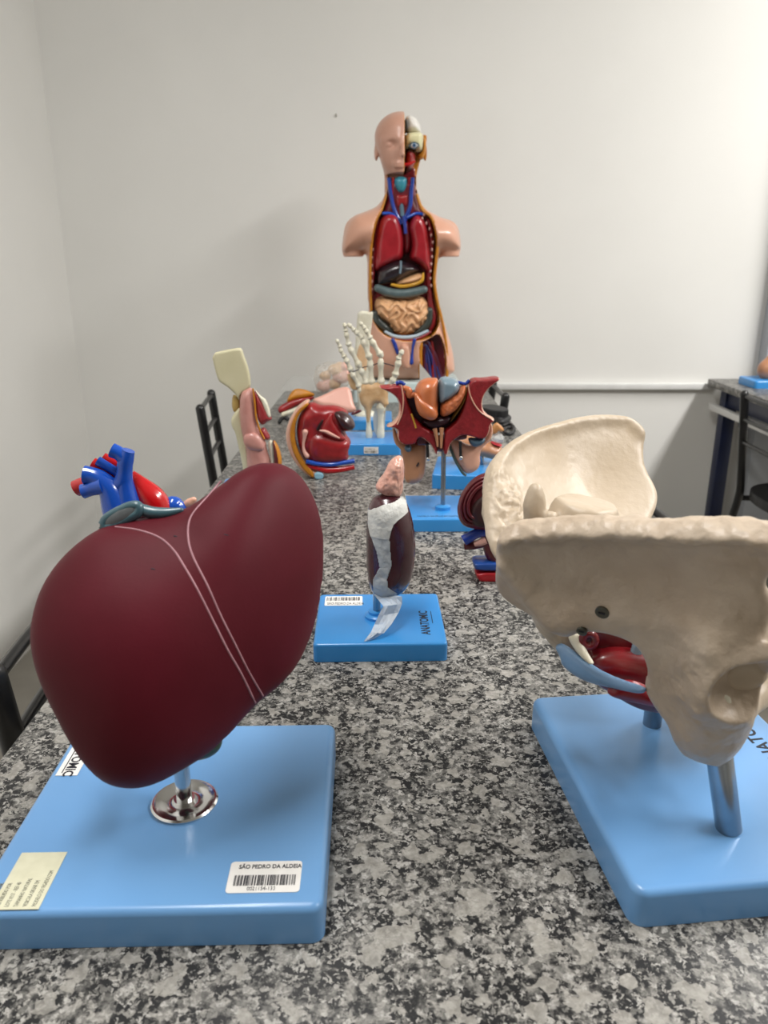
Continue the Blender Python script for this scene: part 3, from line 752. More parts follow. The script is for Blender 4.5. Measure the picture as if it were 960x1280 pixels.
def nthick(U, V):
    k = 0.5 + 0.75 * np.exp(-(linedist(U, V, crest) / 0.009) ** 2) + 1.4 * np.exp(-(linedist(U, V, isch) / 0.020) ** 2)
    k += 0.9 * np.exp(-(((U - acet[0]) ** 2 + (V - acet[1]) ** 2) / 0.026 ** 2)) + 0.5 * np.exp(-(linedist(U, V, post) / 0.013) ** 2) + 0.35 * np.exp(-(linedist(U, V, brim) / 0.015) ** 2)
    return k
glut = [NP.px(*p) for p in [(632, 700), (660, 735), (690, 775)]]
def ncurve(U, V):
    c0 = NP.px(800, 720)
    return -0.010 * np.exp(-(((U - c0[0]) / 0.06) ** 2 + ((V - c0[1]) / 0.03) ** 2)) + 0.004 * np.sin((U - c0[0]) * 30) + 0.0032 * np.exp(-(linedist(U, V, glut) / 0.006) ** 2)
acw = np.array([acet[0] + 0.012, acet[1] + 0.002, 0.022])
roof = [NP.px(*p) for p in [(972, 795), (945, 802), (920, 815), (902, 836), (890, 858), (882, 880)]]
def nmod(F, X, Y, Z):
    for a, b in zip(roof[:-1], roof[1:]): F = smin(F, cap(X, Y, Z, (a[0], a[1], 0.013), (b[0], b[1], 0.013), 0.0045, 0.0045), 0.008)
    F = smax(F, -ell(X, Y, Z, acw, (0.026, 0.027, 0.025)), 0.002)           # socket
    return F
def ndisp(V):
    d = linedist(V[:, 0], V[:, 1], crest); rough = 0.32 + 1.2 * np.exp(-(d / 0.012) ** 2)
    d2 = np.hypot(V[:, 0] - acet[0], V[:, 1] - acet[1]); rough += 0.8 * np.exp(-((d2 - 0.03) / 0.015) ** 2)
    ti = NP.px(880, 925); rough += 0.9 * np.exp(-(np.hypot(V[:, 0] - ti[0], V[:, 1] - ti[1]) / 0.015) ** 2)
    V = V.copy(); V[:, 2] += 0.0026 * rough * vnoise(V, 85, 1, 4); V[:, 1] += 0.0010 * rough * vnoise(V, 120, 2, 3); return V
hip, nfront = blob('hip_bone', NP, HIP, 0.0105, 0.0085, 0.0075, 0.0014, BONE, pel, ch=1, thick=nthick, curve=ncurve, mod=nmod, disp=ndisp, it=3)
hip['label'] = 'near hip bone plate with thick crest and hip socket'
# smooth socket facet, as a raised moon on the socket's floor
MUSR = mat('socket_red', '#8c1a26', 0.35, '#76121c', 40, coat=0.2)
fac, _ = blob('socket_facet', NP, [(881, 884), (884, 872), (893, 858), (902, 848), (915, 858), (925, 872), (928, 882), (920, 893), (905, 897), (889, 892)], 0.0045, 0.004, 0.006, 0.0009,
     BONEW, pel, curve=lambda U, V: 0.0085 + 0 * U)
blob('socket_muscle', NP, [(914, 862), (917, 848), (925, 836), (930, 838), (927, 850), (921, 866)], 0.003, 0.003, 0.003, 0.0008, MUSR, pel, curve=lambda U, V: -0.0015 + 0 * U)
# ---- far hip bone: the scooped inner face
FP = Fr.three(at(606, 640, 0.60), at(815, 620, 0.70), at(720, 520, 0.735))
FAR = [(605, 617), (607, 590), (615, 573), (636, 552), (662, 536), (691, 525), (723, 519), (750, 520), (776, 526), (790, 535), (799, 547), (799, 567), (803, 587), (814, 608), (819, 622), (818, 637), (812, 652),
       (800, 675), (790, 700), (770, 730), (720, 720), (680, 715), (650, 712), (624, 705), (610, 680), (605, 646)]
fcrest = [FP.px(*p) for p in [(612, 600), (636, 560), (662, 543), (691, 532), (723, 526), (750, 527), (776, 533), (793, 550)]]
ftub = FP.px(632, 640); ffoss = FP.px(735, 585)
def fthick(U, V):
    return 0.55 + 0.5 * np.exp(-(linedist(U, V, fcrest) / 0.006) ** 2) + 1.2 * np.exp(-(((U - ftub[0]) / 0.02) ** 2 + ((V - ftub[1]) / 0.035) ** 2))
def fcurve(U, V): return -0.020 * np.exp(-(((U - ffoss[0]) / 0.062) ** 2 + ((V - ffoss[1]) / 0.058) ** 2)) + 0.006 * np.maximum(0, U - ffoss[0]) / 0.05
def fdisp(V):
    rough = 0.12 + 3.4 * np.exp(-(((V[:, 0] - ftub[0]) / 0.024) ** 2 + ((V[:, 1] - ftub[1]) / 0.04) ** 2)) + 0.4 * np.exp(-(linedist(V[:, 0], V[:, 1], fcrest) / 0.005) ** 2)
    V = V.copy(); V[:, 2] += 0.0016 * rough * vnoise(V, 140, 6, 4); return V
BONE2 = mat('bone_light', '#c6b6a1', 0.42, '#b9a78f', 20, bump=0.14, bscale=140)
fh, _ = blob('hip_bone', FP, FAR, 0.008, 0.008, 0.008, 0.0015, BONE2, pel, ch=2, thick=fthick, curve=fcurve, disp=fdisp, it=3)
fh['label'] = 'far hip bone with smooth scooped inner face'
# lower arch: far seat bone, pubic branches meeting at the front
fp = f0 + np.array([0, 0, 0.05]); sy = np.array([0.318, 0.535, 0.868])
na = NP.W(*acet, -0.004); ni = NP.W(*NP.px(905, 915), -0.004)
FA = FP.W(*FP.px(790, 690), 0.0)
def arch(X, Y, Z):
    far = chain(X, Y, Z, [FA, fp + (0.008, 0, 0.06), fp + (0.004, 0, 0.02), fp], [0.014, 0.021, 0.016, 0.013], 0.012)
    far = smin(far, chain(X, Y, Z, [fp + (0.012, 0.0, 0.06), (0.29, 0.585, 0.905), sy], [0.016, 0.011, 0.014], 0.012), 0.012)
    far = smin(far, chain(X, Y, Z, [fp + (0.005, 0, 0.004), (0.285, 0.575, 0.838), sy - (0, 0, 0.014)], [0.012, 0.0085, 0.012], 0.012), 0.012)
    near = chain(X, Y, Z, [na, na + (0.03, 0.035, 0.008), sy], [0.014, 0.0105, 0.014], 0.012)
    near = smin(near, chain(X, Y, Z, [ni, ni + (0.035, 0.035, 0.004), sy - (0, 0, 0.014)], [0.012, 0.0085, 0.012], 0.012), 0.012)
    F = smin(far, near, 0.008)
    return smax(F, -ell(X, Y, Z, NP.W(*acet + np.array([0.012, 0.002]), 0.026), (0.027, 0.027, 0.027)), 0.002)
sdf('pubic_arch', arch, (0.17, 0.41, 0.78), (0.36, 0.74, 0.99), 0.0024, BONE2, pel, it=2)
# ---- sacrum: body on top, curved wedge running down and back
SP = Fr((0.14, 0.535, 0.95))
S = lambda x, y, w=0.0: np.array([*SP.px(x, y, w), w])
s1 = S(730, 640); art = S(667, 632); art2 = S(688, 660, 0.014)
spine = [S(718, 662), S(690, 700), S(676, 735), S(684, 775), S(712, 805), S(728, 826)]
sw = [0.040, 0.036, 0.030, 0.024, 0.016, 0.009]
def sac(X, Y, Z):
    F = ell(X, Y, Z, s1 + (0, -0.004, 0), (0.025, 0.024, 0.024))
    F = smax(F, (Y - (s1[1] + 0.008)) * 0.95 + 0.12 * (X - s1[0]), 0.002)                       # flat end plate
    for a, b, wa, wb in zip(spine[:-1], spine[1:], sw[:-1], sw[1:]):
        c = (a + b) / 2; d = b - a; L = np.linalg.norm(d); t = d / L
        R = [[t[0], -t[1], 0], [t[1], t[0], 0], [0, 0, 1]]
        F = smin(F, ell(X, Y, Z, c, (L * 0.75, 0.011, (wa + wb) / 2), R), 0.008)
    F = smin(F, ell(X, Y, Z, S(700, 668), (0.022, 0.012, 0.047)), 0.01)                        # wings
    F = smin(F, ell(X, Y, Z, art + (0, -0.002, 0.004), (0.0085, 0.020, 0.009)), 0.004)
    F = smin(F, cap(X, Y, Z, art2 + (0.002, -0.012, 0), art2 + (0.0, 0.008, 0), 0.011, 0.005), 0.004)
    F = smin(F, ell(X, Y, Z, S(655, 690), (0.010, 0.020, 0.008)), 0.006)
    return F
lo = np.array([min(p[0] for p in spine) - 0.06, spine[-1][1] - 0.03, -0.06]); hi = np.array([s1[0] + 0.045, s1[1] + 0.035, 0.06])
sdf('sacrum', sac, lo, hi, 0.0016, BONE2, pel, SP.M, it=2, disp=lambda V: V + 0.0012 * np.c_[vnoise(V, 100, 8), vnoise(V, 100, 9), vnoise(V, 100, 10)])
# ---- soft parts: pelvic floor muscles, ligament
MUS = mat('pelvic_muscle', '#761018', 0.28, '#5e0a12', 40, coat=0.4)
MP = Fr((0.2, 0.50, 0.87))
blob('pelvic_floor', MP, [(730, 835), (740, 852), (760, 864), (785, 880), (806, 888), (828, 891), (860, 880), (870, 850), (850, 825), (800, 815), (770, 812), (742, 818)], 0.010, 0.035, 0.015, 0.0016, MUS, pel, it=3)
blob('bowel', MP, [(726, 785), (760, 780), (810, 785), (850, 800), (860, 830), (830, 850), (800, 850), (775, 838), (745, 825), (730, 808)], 0.008, 0.03, 0.016, 0.0018, DARKRED, pel, it=3,
     curve=lambda U, V: -0.014 + 0 * U)
tube('bowel_ring', [MP.wpx(736 + 8 * math.cos(a), 800 + 8 * math.sin(a), 0.0) for a in np.linspace(0, 2 * math.pi, 13)], 0.003, MUS, pel, sm=3)
blob('muscle_leaf', MP, [(742, 838), (755, 826), (775, 823), (795, 832), (812, 846), (806, 856), (780, 850), (755, 845)], 0.006, 0.006, 0.006, 0.0010, mat('leaf_red', '#8c0d1c', 0.3, '#7a0a18', 40, coat=0.3), pel, curve=lambda U, V: 0.030 + 0 * U)
blob('white_band', MP, [(785, 830), (790, 802), (800, 800), (806, 812), (797, 828)], 0.003, 0.003, 0.004, 0.0009, GREYB, pel, curve=lambda U, V: 0.0 + 0 * U)
LIG = mat('ligament_blue', '#6f93b8', 0.3, '#7a9cc0', 30, coat=0.3, bump=0.1, bscale=100)
LP = Fr.three(at(697, 815, 0.515), at(805, 862, 0.447), at(750, 790, 0.485))
blob('ligament', LP, [(694, 808), (700, 803), (710, 808), (732, 826), (758, 842), (785, 852), (808, 859), (806, 868), (786, 865), (760, 859), (735, 853), (715, 842), (703, 831), (702, 822)], 0.0035, 0.0035, 0.005, 0.0009, LIG, pel)
blob('sacrum_tip', LP, [(708, 793), (722, 791), (727, 808), (738, 826), (742, 832), (735, 830), (718, 812)], 0.004, 0.004, 0.005, 0.0009, BONEW, pel, curve=lambda U, V: -0.001 + 0 * U)
# screws
SCR = mat('screw_steel', '#6b6a62', 0.3, '#57564e', 40, metal=1.0)
def screw(px, py, r):
    u = NP.px(px, py, 0.005); c = NP.W(u[0], u[1], nfront(u[0], u[1]) + 0.0002)
    M = Matrix.Translation(Vector(c)) @ NP.M.to_3x3().to_4x4()
    o = lathe('screw', [(r, -0.001), (r, 0.0005), (r * 0.75, 0.001), (r * 0.55, 0.0008)], (0, 0, 0), SCR, None, 20)
    o.data.transform(M); o.data.transform(Matrix.Translation(-wloc(pel))); o.parent = pel
    s_ = box('slot', (0, 0, 0.0008), (r * 0.9, r * 0.25, 0.0008), INK, None); s_.data.transform(M); s_.data.transform(Matrix.Translation(-wloc(pel))); s_.parent = o
screw(752, 767, 0.0046); screw(728, 787, 0.0038)
# maker's lettering on the base (reads from the right edge inwards)
ta = on(925, 915, pz + 0.0001); tb = on(957, 946, pz + 0.0001)
td = tb - ta; td /= np.linalg.norm(td)
text('lettering', 'ANATOMIC', 0.017, on(990, 958, pz + 0.0001), -td, np.cross((0, 0, 1), -td), INK, pb, 0.0001, sx=0.9, bold=0.0003)
# ================================================================== pelvic cross-section model (two red horns, orange dome)
SY = 1.19
P0 = on(553.5, 636, TZ + 0.021)
sec = thing('section_model', 'red winged pelvic cross-section with orange dome on a steel pole', 'anatomical model', (P0[0], P0[1], TZ))
sb = plinth('base', (P0[0] + 0.002, SY + 0.002, TZ + 0.0105), (0.140, 0.128, 0.021), math.radians(0.5), BLUE2, sec, rv=0.005, rt=0.003)
text('lettering', 'MODELO DA PELVE EM CORTE', 0.0075, (P0[0] - 0.043, SY - 0.051, TZ + 0.0211), (1, 0, 0), (0, 1, 0), INK, sb, 0.0001, sx=0.62)
lathe('collar', [(0.0125, 0), (0.0125, 0.005), (0.010, 0.0065), (0.0055, 0.0075)], (P0[0], P0[1], TZ + 0.021), BLUE2, sec)
SF = Fr((P0[0], P0[1], 0.95))
tube('pole', [SF.O * (1, 1, 0) + (0, 0, TZ + 0.021), SF.wpx(555, 545)], 0.0038, STEEL, sec, seg=18)
c4 = lambda L: crop(L, 470, 460, 1 / 6)
c5 = lambda L: crop(L, 440, 450, 0.2292)
LH = [(8, 133), (90, 131), (200, 119), (224, 205), (262, 325), (298, 390), (352, 432), (400, 458), (432, 480), (448, 520), (462, 640), (440, 640), (425, 600), (400, 560), (340, 510), (310, 520), (298, 562), (215, 572), (172, 548), (157, 505),
      (160, 442), (58, 438), (135, 408), (178, 335), (172, 245), (125, 188), (40, 152)]
RH = [(500, 640), (505, 520), (515, 460), (545, 440), (605, 385), (645, 300), (672, 200), (690, 110), (730, 74), (800, 78), (917, 60), (928, 84), (872, 120), (818, 172), (790, 242), (796, 304), (832, 352), (896, 382), (852, 412), (846, 470),
      (822, 516), (780, 527), (705, 505), (640, 492), (600, 520), (562, 548), (542, 600), (535, 640)]
FACE = mat('cut_muscle', '#8e2026', 0.45, '#7c171d', 120, bump=0.3, bscale=260)
sgn = [-1]
def facepaint(C, N): return np.where(N[:, 2] > 0.75, 0, np.where(N[:, 0] * sgn[0] > 0.25, 1, 2))
for k, Hh in enumerate((LH, RH)):
    sgn[0] = (-1, 1)[k]
    o, fr_ = blob('muscle_wing', SF, c4(Hh), 0.014, 0.022, 0.0025, 0.0013, [FACE, SKIN, RED], sec, ch=1, paint=facepaint, it=2)
    o['label'] = ['left red muscle wing with hollow tan side', 'right red muscle wing with hollow tan side'][k]
# pale outlines inside the cut faces
for L in ([(190, 128), (202, 200), (205, 270), (192, 350), (160, 425)], [(692, 130), (705, 200), (740, 275), (790, 335), (868, 385)]):
    tube('bone_line', [SF.wpx(*p, 0.0142) for p in c4(L)], 0.0011, SKIN, sec, seg=8)
tube('nerve_line', [SF.wpx(*p, 0.0145) for p in c4([(265, 345), (285, 400), (300, 450)])], 0.0014, mat('nerve_yellow', '#d2a640', 0.4, '#c89a34', 40), sec, seg=8)
for L in ([(440, 455), (455, 520), (462, 590)], [(492, 450), (490, 520), (488, 600)]):
    tube('duct', [SF.wpx(*p, 0.0145) for p in c4(L)], [0.0035, 0.0026, 0.0016], SKINB, sec, seg=10)
# dark hollow behind, organs in it
blob('dark_hollow', SF, c4([(185, 190), (300, 170), (700, 160), (685, 335), (625, 425), (530, 490), (430, 505), (320, 455), (240, 370)]), 0.004, 0.014, 0.01, 0.0018, mat('hollow_dark', '#2a0d14', 0.4, '#200810', 40), sec, curve=lambda U, V: -0.012 + 0 * U)
ORG = mat('organ_orange', '#c8764a', 0.3, '#ba683e', 50, coat=0.3)
ORG2 = mat('organ_folded', '#c27046', 0.4, '#a85a34', 90, bump=0.8, bscale=120)
blob('orange_dome', SF, c4([(290, 160), (315, 105), (370, 76), (430, 72), (470, 76), (466, 200), (466, 330), (455, 372), (390, 372), (330, 340), (300, 280), (290, 215)]), 0.026, 0.02, 0.015, 0.0012, ORG, sec, it=3)
blob('orange_lobe', SF, c4([(278, 170), (300, 168), (340, 215), (400, 245), (445, 285), (462, 330), (440, 372), (380, 372), (320, 335), (296, 280), (285, 215)]), 0.010, 0.01, 0.010, 0.0010, ORG, sec, curve=lambda U, V: 0.020 + 0 * U)
blob('grey_dome', SF, c4([(468, 70), (520, 66), (580, 70), (625, 100), (630, 160), (570, 220), (500, 255), (468, 270)]), 0.024, 0.02, 0.010, 0.0012, GREYB, sec)
blob('folded_lobe', SF, c4([(482, 330), (486, 250), (540, 215), (600, 170), (640, 125), (672, 122), (676, 170), (645, 245), (600, 310), (540, 350), (485, 362)]), 0.026, 0.012, 0.010, 0.0011, ORG2, sec,
     disp=lambda V: V + np.c_[np.zeros((len(V), 2)), 0.002 * vnoise(V, 120, 3)])
blob('fat_edge', SF, c4([(676, 130), (684, 170), (660, 250), (610, 330), (560, 400), (548, 398), (590, 330), (640, 250), (664, 180)]), 0.016, 0.008, 0.003, 0.0011, mat('olive_fat', '#8a6a2a', 0.4, '#74561e', 80, bump=0.3), sec)
blob('dark_cavity', SF, c4([(335, 385), (460, 368), (566, 352), (560, 395), (500, 432), (420, 452), (370, 430)]), 0.012, 0.01, 0.006, 0.0012, mat('cavity_plum', '#32161f', 0.4, '#281018', 40), sec)
tube('vein', [SF.wpx(*p, 0.004) for p in c4([(585, 105), (630, 112), (672, 118), (700, 90)])], 0.0026, NAVYV, sec)
tube('vein', [SF.wpx(*p, 0.004) for p in c4([(150, 118), (180, 108), (215, 128)])], 0.0032, NAVYV, sec)
tube('ovary_fold', [SF.wpx(*p, 0.008) for p in c4([(215, 150), (245, 170), (250, 205), (280, 200)])], [0.004, 0.0055, 0.005, 0.004], ORG, sec, round_end=True)
# tan thighs hanging below, with the grey joint pads and black pins
THI = lambda L: c5(L)
blob('thigh', SF, THI([(225, 360), (262, 450), (330, 470), (405, 440), (405, 560), (398, 640), (370, 678), (320, 690), (285, 670), (282, 560), (270, 500), (235, 470), (222, 420)]), 0.010, 0.026, 0.014, 0.0016, SKINB, sec, curve=lambda U, V: -0.012 + 0 * U)
blob('thigh', SF, THI([(530, 430), (560, 425), (640, 480), (690, 470), (740, 430), (760, 390), (752, 330), (775, 370), (770, 440), (720, 480), (700, 520), (706, 570), (690, 610), (640, 634), (610, 622), (570, 560), (540, 500), (526, 460)]), 0.010, 0.026, 0.014, 0.0016, SKIN, sec, curve=lambda U, V: -0.012 + 0 * U)
tube('thigh_edge', [SF.wpx(*p, -0.006) for p in THI([(530, 455), (560, 540), (600, 610), (622, 630)])], 0.0022, mat('thigh_grey', '#4c5a55', 0.4, '#414e4a', 40), sec)
for L in ([(285, 468), (320, 460), (328, 490), (310, 505), (288, 495)], [(630, 420), (680, 425), (730, 420), (720, 455), (670, 480), (640, 455)]):
    blob('joint_pad', SF, THI(L), 0.011, 0.01, 0.008, 0.0012, mat('pad_blue', '#4a6478', 0.35, '#425a6c', 40), sec)
blob('inner_muscle', SF, THI([(350, 400), (420, 390), (480, 420), (540, 390), (600, 350), (640, 430), (590, 440), (540, 440), (515, 490), (470, 510), (430, 460), (390, 470), (340, 470)]), 0.008, 0.012, 0.006, 0.0013, DARKRED, sec, curve=lambda U, V: -0.004 + 0 * U)
for (x, y0, y1) in ((410, 455, 530), (590, 445, 525)):
    pn = tube('pin', [SF.wpx(*p, 0.006) for p in THI([(x, y0), (x + 3, y1)])], 0.0024, BLACKP, sec)
    sp = SF.wpx(*THI([(x + 4, y1 + 8)])[0], 0.006)
    sdf('pin_ball', lambda X, Y, Z: ell(X, Y, Z, (0, 0, 0), (0.0034,) * 3), (-0.005,) * 3, (0.005,) * 3, 0.0006, CHROME, pn, Matrix.Translation(Vector(sp)))
tube('mark', [SF.wpx(*p, -0.0015) for p in THI([(352, 580), (364, 560)])], 0.0012, INK, sec, seg=6)

# ================================================================== limb model on its base behind the section model
lbx = on(575, 613, TZ)
lim = thing('limb_model', 'tan limb model with red cut end and plastic wrap on a blue base', 'anatomical model', (0.19, 1.43, TZ))
prism_y = 1.36
plinth('base', (0.175, 1.425, TZ + 0.014), (0.155, 0.14, 0.028), math.radians(-8), BLUE2, lim, rv=0.004, rt=0.003)
MF = Fr((0.2, 1.44, 0.86))
m1 = lambda L: crop(L, 590, 470, 80 / 853)
blob('limb', MF, [(560, 545), (590, 540)] + m1([(180, 880), (230, 860), (300, 905), (380, 930), (430, 1000), (390, 1100), (250, 1110), (120, 1050)]) + [(575, 575), (556, 560)], 0.02, 0.02, 0.02, 0.002, SKINB, lim, it=3)
blob('cut_end', MF, m1([(235, 870), (270, 862), (330, 890), (400, 905), (390, 935), (330, 925), (270, 905)]), 0.02, 0.01, 0.006, 0.0015, mat('cut_red', '#c8303a', 0.35, '#b82832', 60), lim)
tube('support', [(0.19, 1.44, TZ + 0.026), tuple(MF.wpx(600, 566))], 0.005, STEEL, lim)
blob('tan_flap', MF, m1([(245, 740), (270, 660), (330, 610), (365, 640), (440, 715), (400, 750), (350, 730), (320, 770), (260, 775)]), 0.006, 0.006, 0.006, 0.0014, mat('flap_tan', '#c48a54', 0.4, '#b47a46', 60), lim)
WRAP = mat('clear_wrap', '#e4e6e4', 0.12, '#d4d8d6', 90, bump=0.9, bscale=120, alpha=0.45)
blob('plastic_wrap', MF, m1([(240, 820), (270, 785), (330, 770), (400, 775), (435, 820), (415, 880), (350, 885), (280, 870)]), 0.016, 0.010, 0.010, 0.0014, WRAP, lim, disp=lambda V: V + 0.003 * np.c_[vnoise(V, 140, 1), vnoise(V, 140, 2), vnoise(V, 140, 3)])

# ================================================================== black cable coil at the right edge
CY = 2.0
def cab(pts, z=0.005): return [np.array([*on(*p, TZ + z)[:2], TZ + z]) for p in crop(pts, 590, 470, 80 / 853)]
cb = thing('cable_coil', 'tangled black cable lying at the right bench edge', 'cable', (0.30, CY + 0.06, TZ))
tube('cable', cab([(200, 440), (260, 470), (340, 500), (400, 540), (380, 590), (300, 590), (260, 540), (330, 500), (430, 545), (480, 560), (440, 600), (380, 620), (330, 600)]), 0.009, BLACKP, cb, seg=10, round_end=True)
tube('cable', cab([(420, 660), (500, 640), (560, 690), (530, 760), (470, 770), (430, 730), (470, 690), (540, 690), (560, 730)]), 0.0042, BLACKP, cb, seg=8, round_end=True)
pk = on(625, 527, TZ)
prism('plug', chaikin([(-0.03, -0.05), (0.03, -0.05), (0.03, 0.05), (-0.03, 0.05)], 2), 0, 0.03, BLACKP, cb, Matrix.Translation((pk[0] - 0.012, pk[1] + 0.04, TZ + 0.001)) @ Matrix.Rotation(0.4, 4, 'Z'), bev=0.003)

# ================================================================== dark red organ half standing behind the near pelvis
DY = 0.928
dr = thing('half_organ_model', 'dark red organ half with blue and red vessel ends beside the pelvis', 'anatomical model', (0.155, DY + 0.02, TZ))
DF = Fr((0.15, DY + 0.015, 0.86))
d1 = lambda L: crop(L, 560, 580, 0.125)
DRM = mat('ridged_dark_red', '#6b0d1a', 0.35, '#560914', 30, coat=0.3)
blob('outer_lobe', DF, d1([(385, 90), (300, 120), (220, 180), (150, 270), (105, 370), (92, 470), (110, 560), (160, 620), (240, 640), (330, 655), (520, 660), (640, 560), (660, 300), (560, 120), (470, 85)]), 0.020, 0.026, 0.024, 0.0014, DRM, dr, it=3)
for k, sc in enumerate((0.86, 0.74, 0.62)):
    cx, cy = 380, 390
    L = [(cx + (x - cx) * sc, cy + (y - cy) * sc) for x, y in [(385, 90), (300, 120), (220, 180), (150, 270), (105, 370), (92, 470), (110, 560), (160, 620), (240, 640)]]
    tube('ridge', [DF.wpx(*p, 0.0155 + 0.0025 * k) for p in d1(L)], 0.0022, DRM, dr, seg=8)
blob('dark_core', DF, d1([(215, 380), (250, 320), (330, 250), (420, 230), (440, 500), (420, 600), (300, 600), (220, 560), (190, 470)]), 0.010, 0.01, 0.012, 0.0013, mat('core_brown', '#2e100f', 0.4, '#3a1a16', 60, bump=0.3), dr, curve=lambda U, V: 0.014 + 0 * U)
tube('vein', [DF.wpx(*p, 0.004) for p in d1([(158, 765), (210, 735), (300, 690), (400, 680), (560, 700)])], [0.0072, 0.0070, 0.0065, 0.0065, 0.0065], NAVYV, dr, seg=16)
tube('artery', [DF.wpx(*p, 0.0) for p in d1([(160, 830), (250, 815), (360, 790), (560, 780)])], [0.004, 0.0055, 0.006, 0.006], DARKRED, dr, seg=14)
tube('pale_cut', [DF.wpx(*p, 0.006) for p in d1([(262, 805), (320, 785), (380, 760)])], [0.003, 0.005, 0.0055], PINK, dr, seg=10)
blob('connecting_tissue', DF, d1([(330, 640), (560, 640), (560, 1000), (400, 980), (350, 860), (340, 760)]), 0.010, 0.014, 0.01, 0.0016, DARKRED, dr)
q0 = on(592 + 3, 727, TZ)
def slab_px(name, L, m):
    return blob(name, DF, d1(L), 0.013, 0.02, 0.003, 0.0013, m, dr, ch=1, it=2)
slab_px('vessel_band', [(240, 955), (400, 950), (620, 950), (620, 1045), (262, 1045), (252, 1000)], mat('band_blue', '#1c4a98', 0.35, '#18428c', 40, coat=0.2))
slab_px('vessel_band', [(262, 1046), (620, 1046), (620, 1160), (310, 1162), (280, 1120)], mat('band_red', '#a81420', 0.35, '#981018', 40, coat=0.2))

# ================================================================== red organ section lying in the middle distance
RY = 1.455
rd = thing('organ_section_model', 'red organ section with tan curved rind and blue and red vessels', 'anatomical model', (-0.105, RY, TZ))
RF = Fr((-0.11, RY, 0.83))
r1 = lambda L: crop(L, 350, 485, 110 / 960)
RIND = [(290, 125), (330, 135), (310, 170), (230, 230), (180, 330), (165, 450), (175, 580), (220, 700), (290, 800), (370, 860), (490, 885), (480, 965), (400, 975), (330, 960), (230, 880), (140, 760), (85, 640), (62, 520), (80, 400), (140, 270), (210, 180)]
RINDI = [(300, 140), (335, 145), (310, 180), (235, 240), (190, 330), (175, 450), (185, 580), (230, 700), (300, 800), (370, 870), (385, 945), (350, 940), (250, 840), (165, 700), (125, 560), (120, 430), (160, 300), (230, 200)]
blob('rind', RF, r1(RIND), 0.022, 0.03, 0.006, 0.0014, SKIN, rd, ch=2)
blob('fat_layer', RF, r1(RINDI), 0.003, 0.003, 0.003, 0.0010, FAT, rd, curve=lambda U, V: 0.022 + 0 * U)
blob('blue_end', RF, r1([(385, 878), (492, 888), (480, 968), (388, 968)]), 0.004, 0.002, 0.003, 0.0010, mat('end_blue', '#92c0d4', 0.4, '#8ab8cc', 40), rd, ch=1, curve=lambda U, V: 0.022 + 0 * U)
BODY = [(310, 170), (360, 150), (440, 195), (580, 185), (680, 215), (760, 270), (700, 420), (720, 510), (770, 560), (770, 620), (735, 690), (760, 780), (600, 820), (400, 815), (290, 790), (220, 690), (190, 560), (180, 430), (210, 300), (260, 220)]
blob('muscle_body', RF, r1(BODY), 0.024, 0.028, 0.02, 0.0014, RED, rd, it=2, disp=lambda V: V + np.c_[np.zeros((len(V), 2)), 0.006 * vnoise(V, 38, 12, 2)])
DK = mat('dark_bulb', '#2c1013', 0.3, '#3a1618', 40, coat=0.4)
blob('dark_bulb', RF, r1([(580, 240), (640, 225), (720, 250), (790, 310), (825, 380), (815, 430), (760, 450), (690, 455), (640, 400), (600, 320)]), 0.024, 0.02, 0.018, 0.0013, DK, rd, it=3, curve=lambda U, V: 0.012 + 0 * U)
blob('muscle_fold', RF, r1([(440, 440), (470, 360), (520, 290), (570, 230), (590, 320), (650, 410), (700, 500), (740, 530), (640, 560), (520, 500)]), 0.010, 0.01, 0.012, 0.0013, RED, rd, curve=lambda U, V: 0.022 + 0 * U)
blob('dark_cleft', RF, r1([(400, 430), (430, 370), (480, 300), (490, 330), (450, 390), (430, 440)]), 0.004, 0.004, 0.004, 0.0010, mat('cleft_black', '#1c0808', 0.4, '#140505', 40), rd, curve=lambda U, V: 0.026 + 0 * U)
blob('lower_bulge', RF, r1([(330, 480), (450, 460), (600, 500), (740, 540), (775, 600), (735, 690), (740, 770), (560, 800), (380, 790), (320, 700), (300, 580)]), 0.016, 0.01, 0.02, 0.0014, RED, rd, curve=lambda U, V: 0.016 + 0 * U, it=3)
tube('pale_seam', [RF.wpx(*p, 0.032) for p in r1([(440, 465), (500, 475), (570, 510), (645, 545)])], [0.0018, 0.003, 0.003, 0.0016], PINK, rd, round_end=True)
tube('bone_cut', [RF.wpx(*p, 0.027) for p in r1([(275, 480), (265, 550), (255, 620), (265, 690), (295, 740)])], [0.0055, 0.0032, 0.0024, 0.0034, 0.0048], PINK, rd, round_end=True)
tube('vein', [RF.wpx(*p, 0.024) for p in r1([(285, 800), (400, 825), (560, 835), (700, 815), (815, 795)])], 0.0045, BLUEV, rd, seg=12)
tube('artery', [RF.wpx(*p, 0.020) for p in r1([(290, 845), (400, 870), (520, 895), (680, 885), (812, 860)])], [0.004, 0.0056, 0.007, 0.006, 0.005], REDV, rd, seg=14)

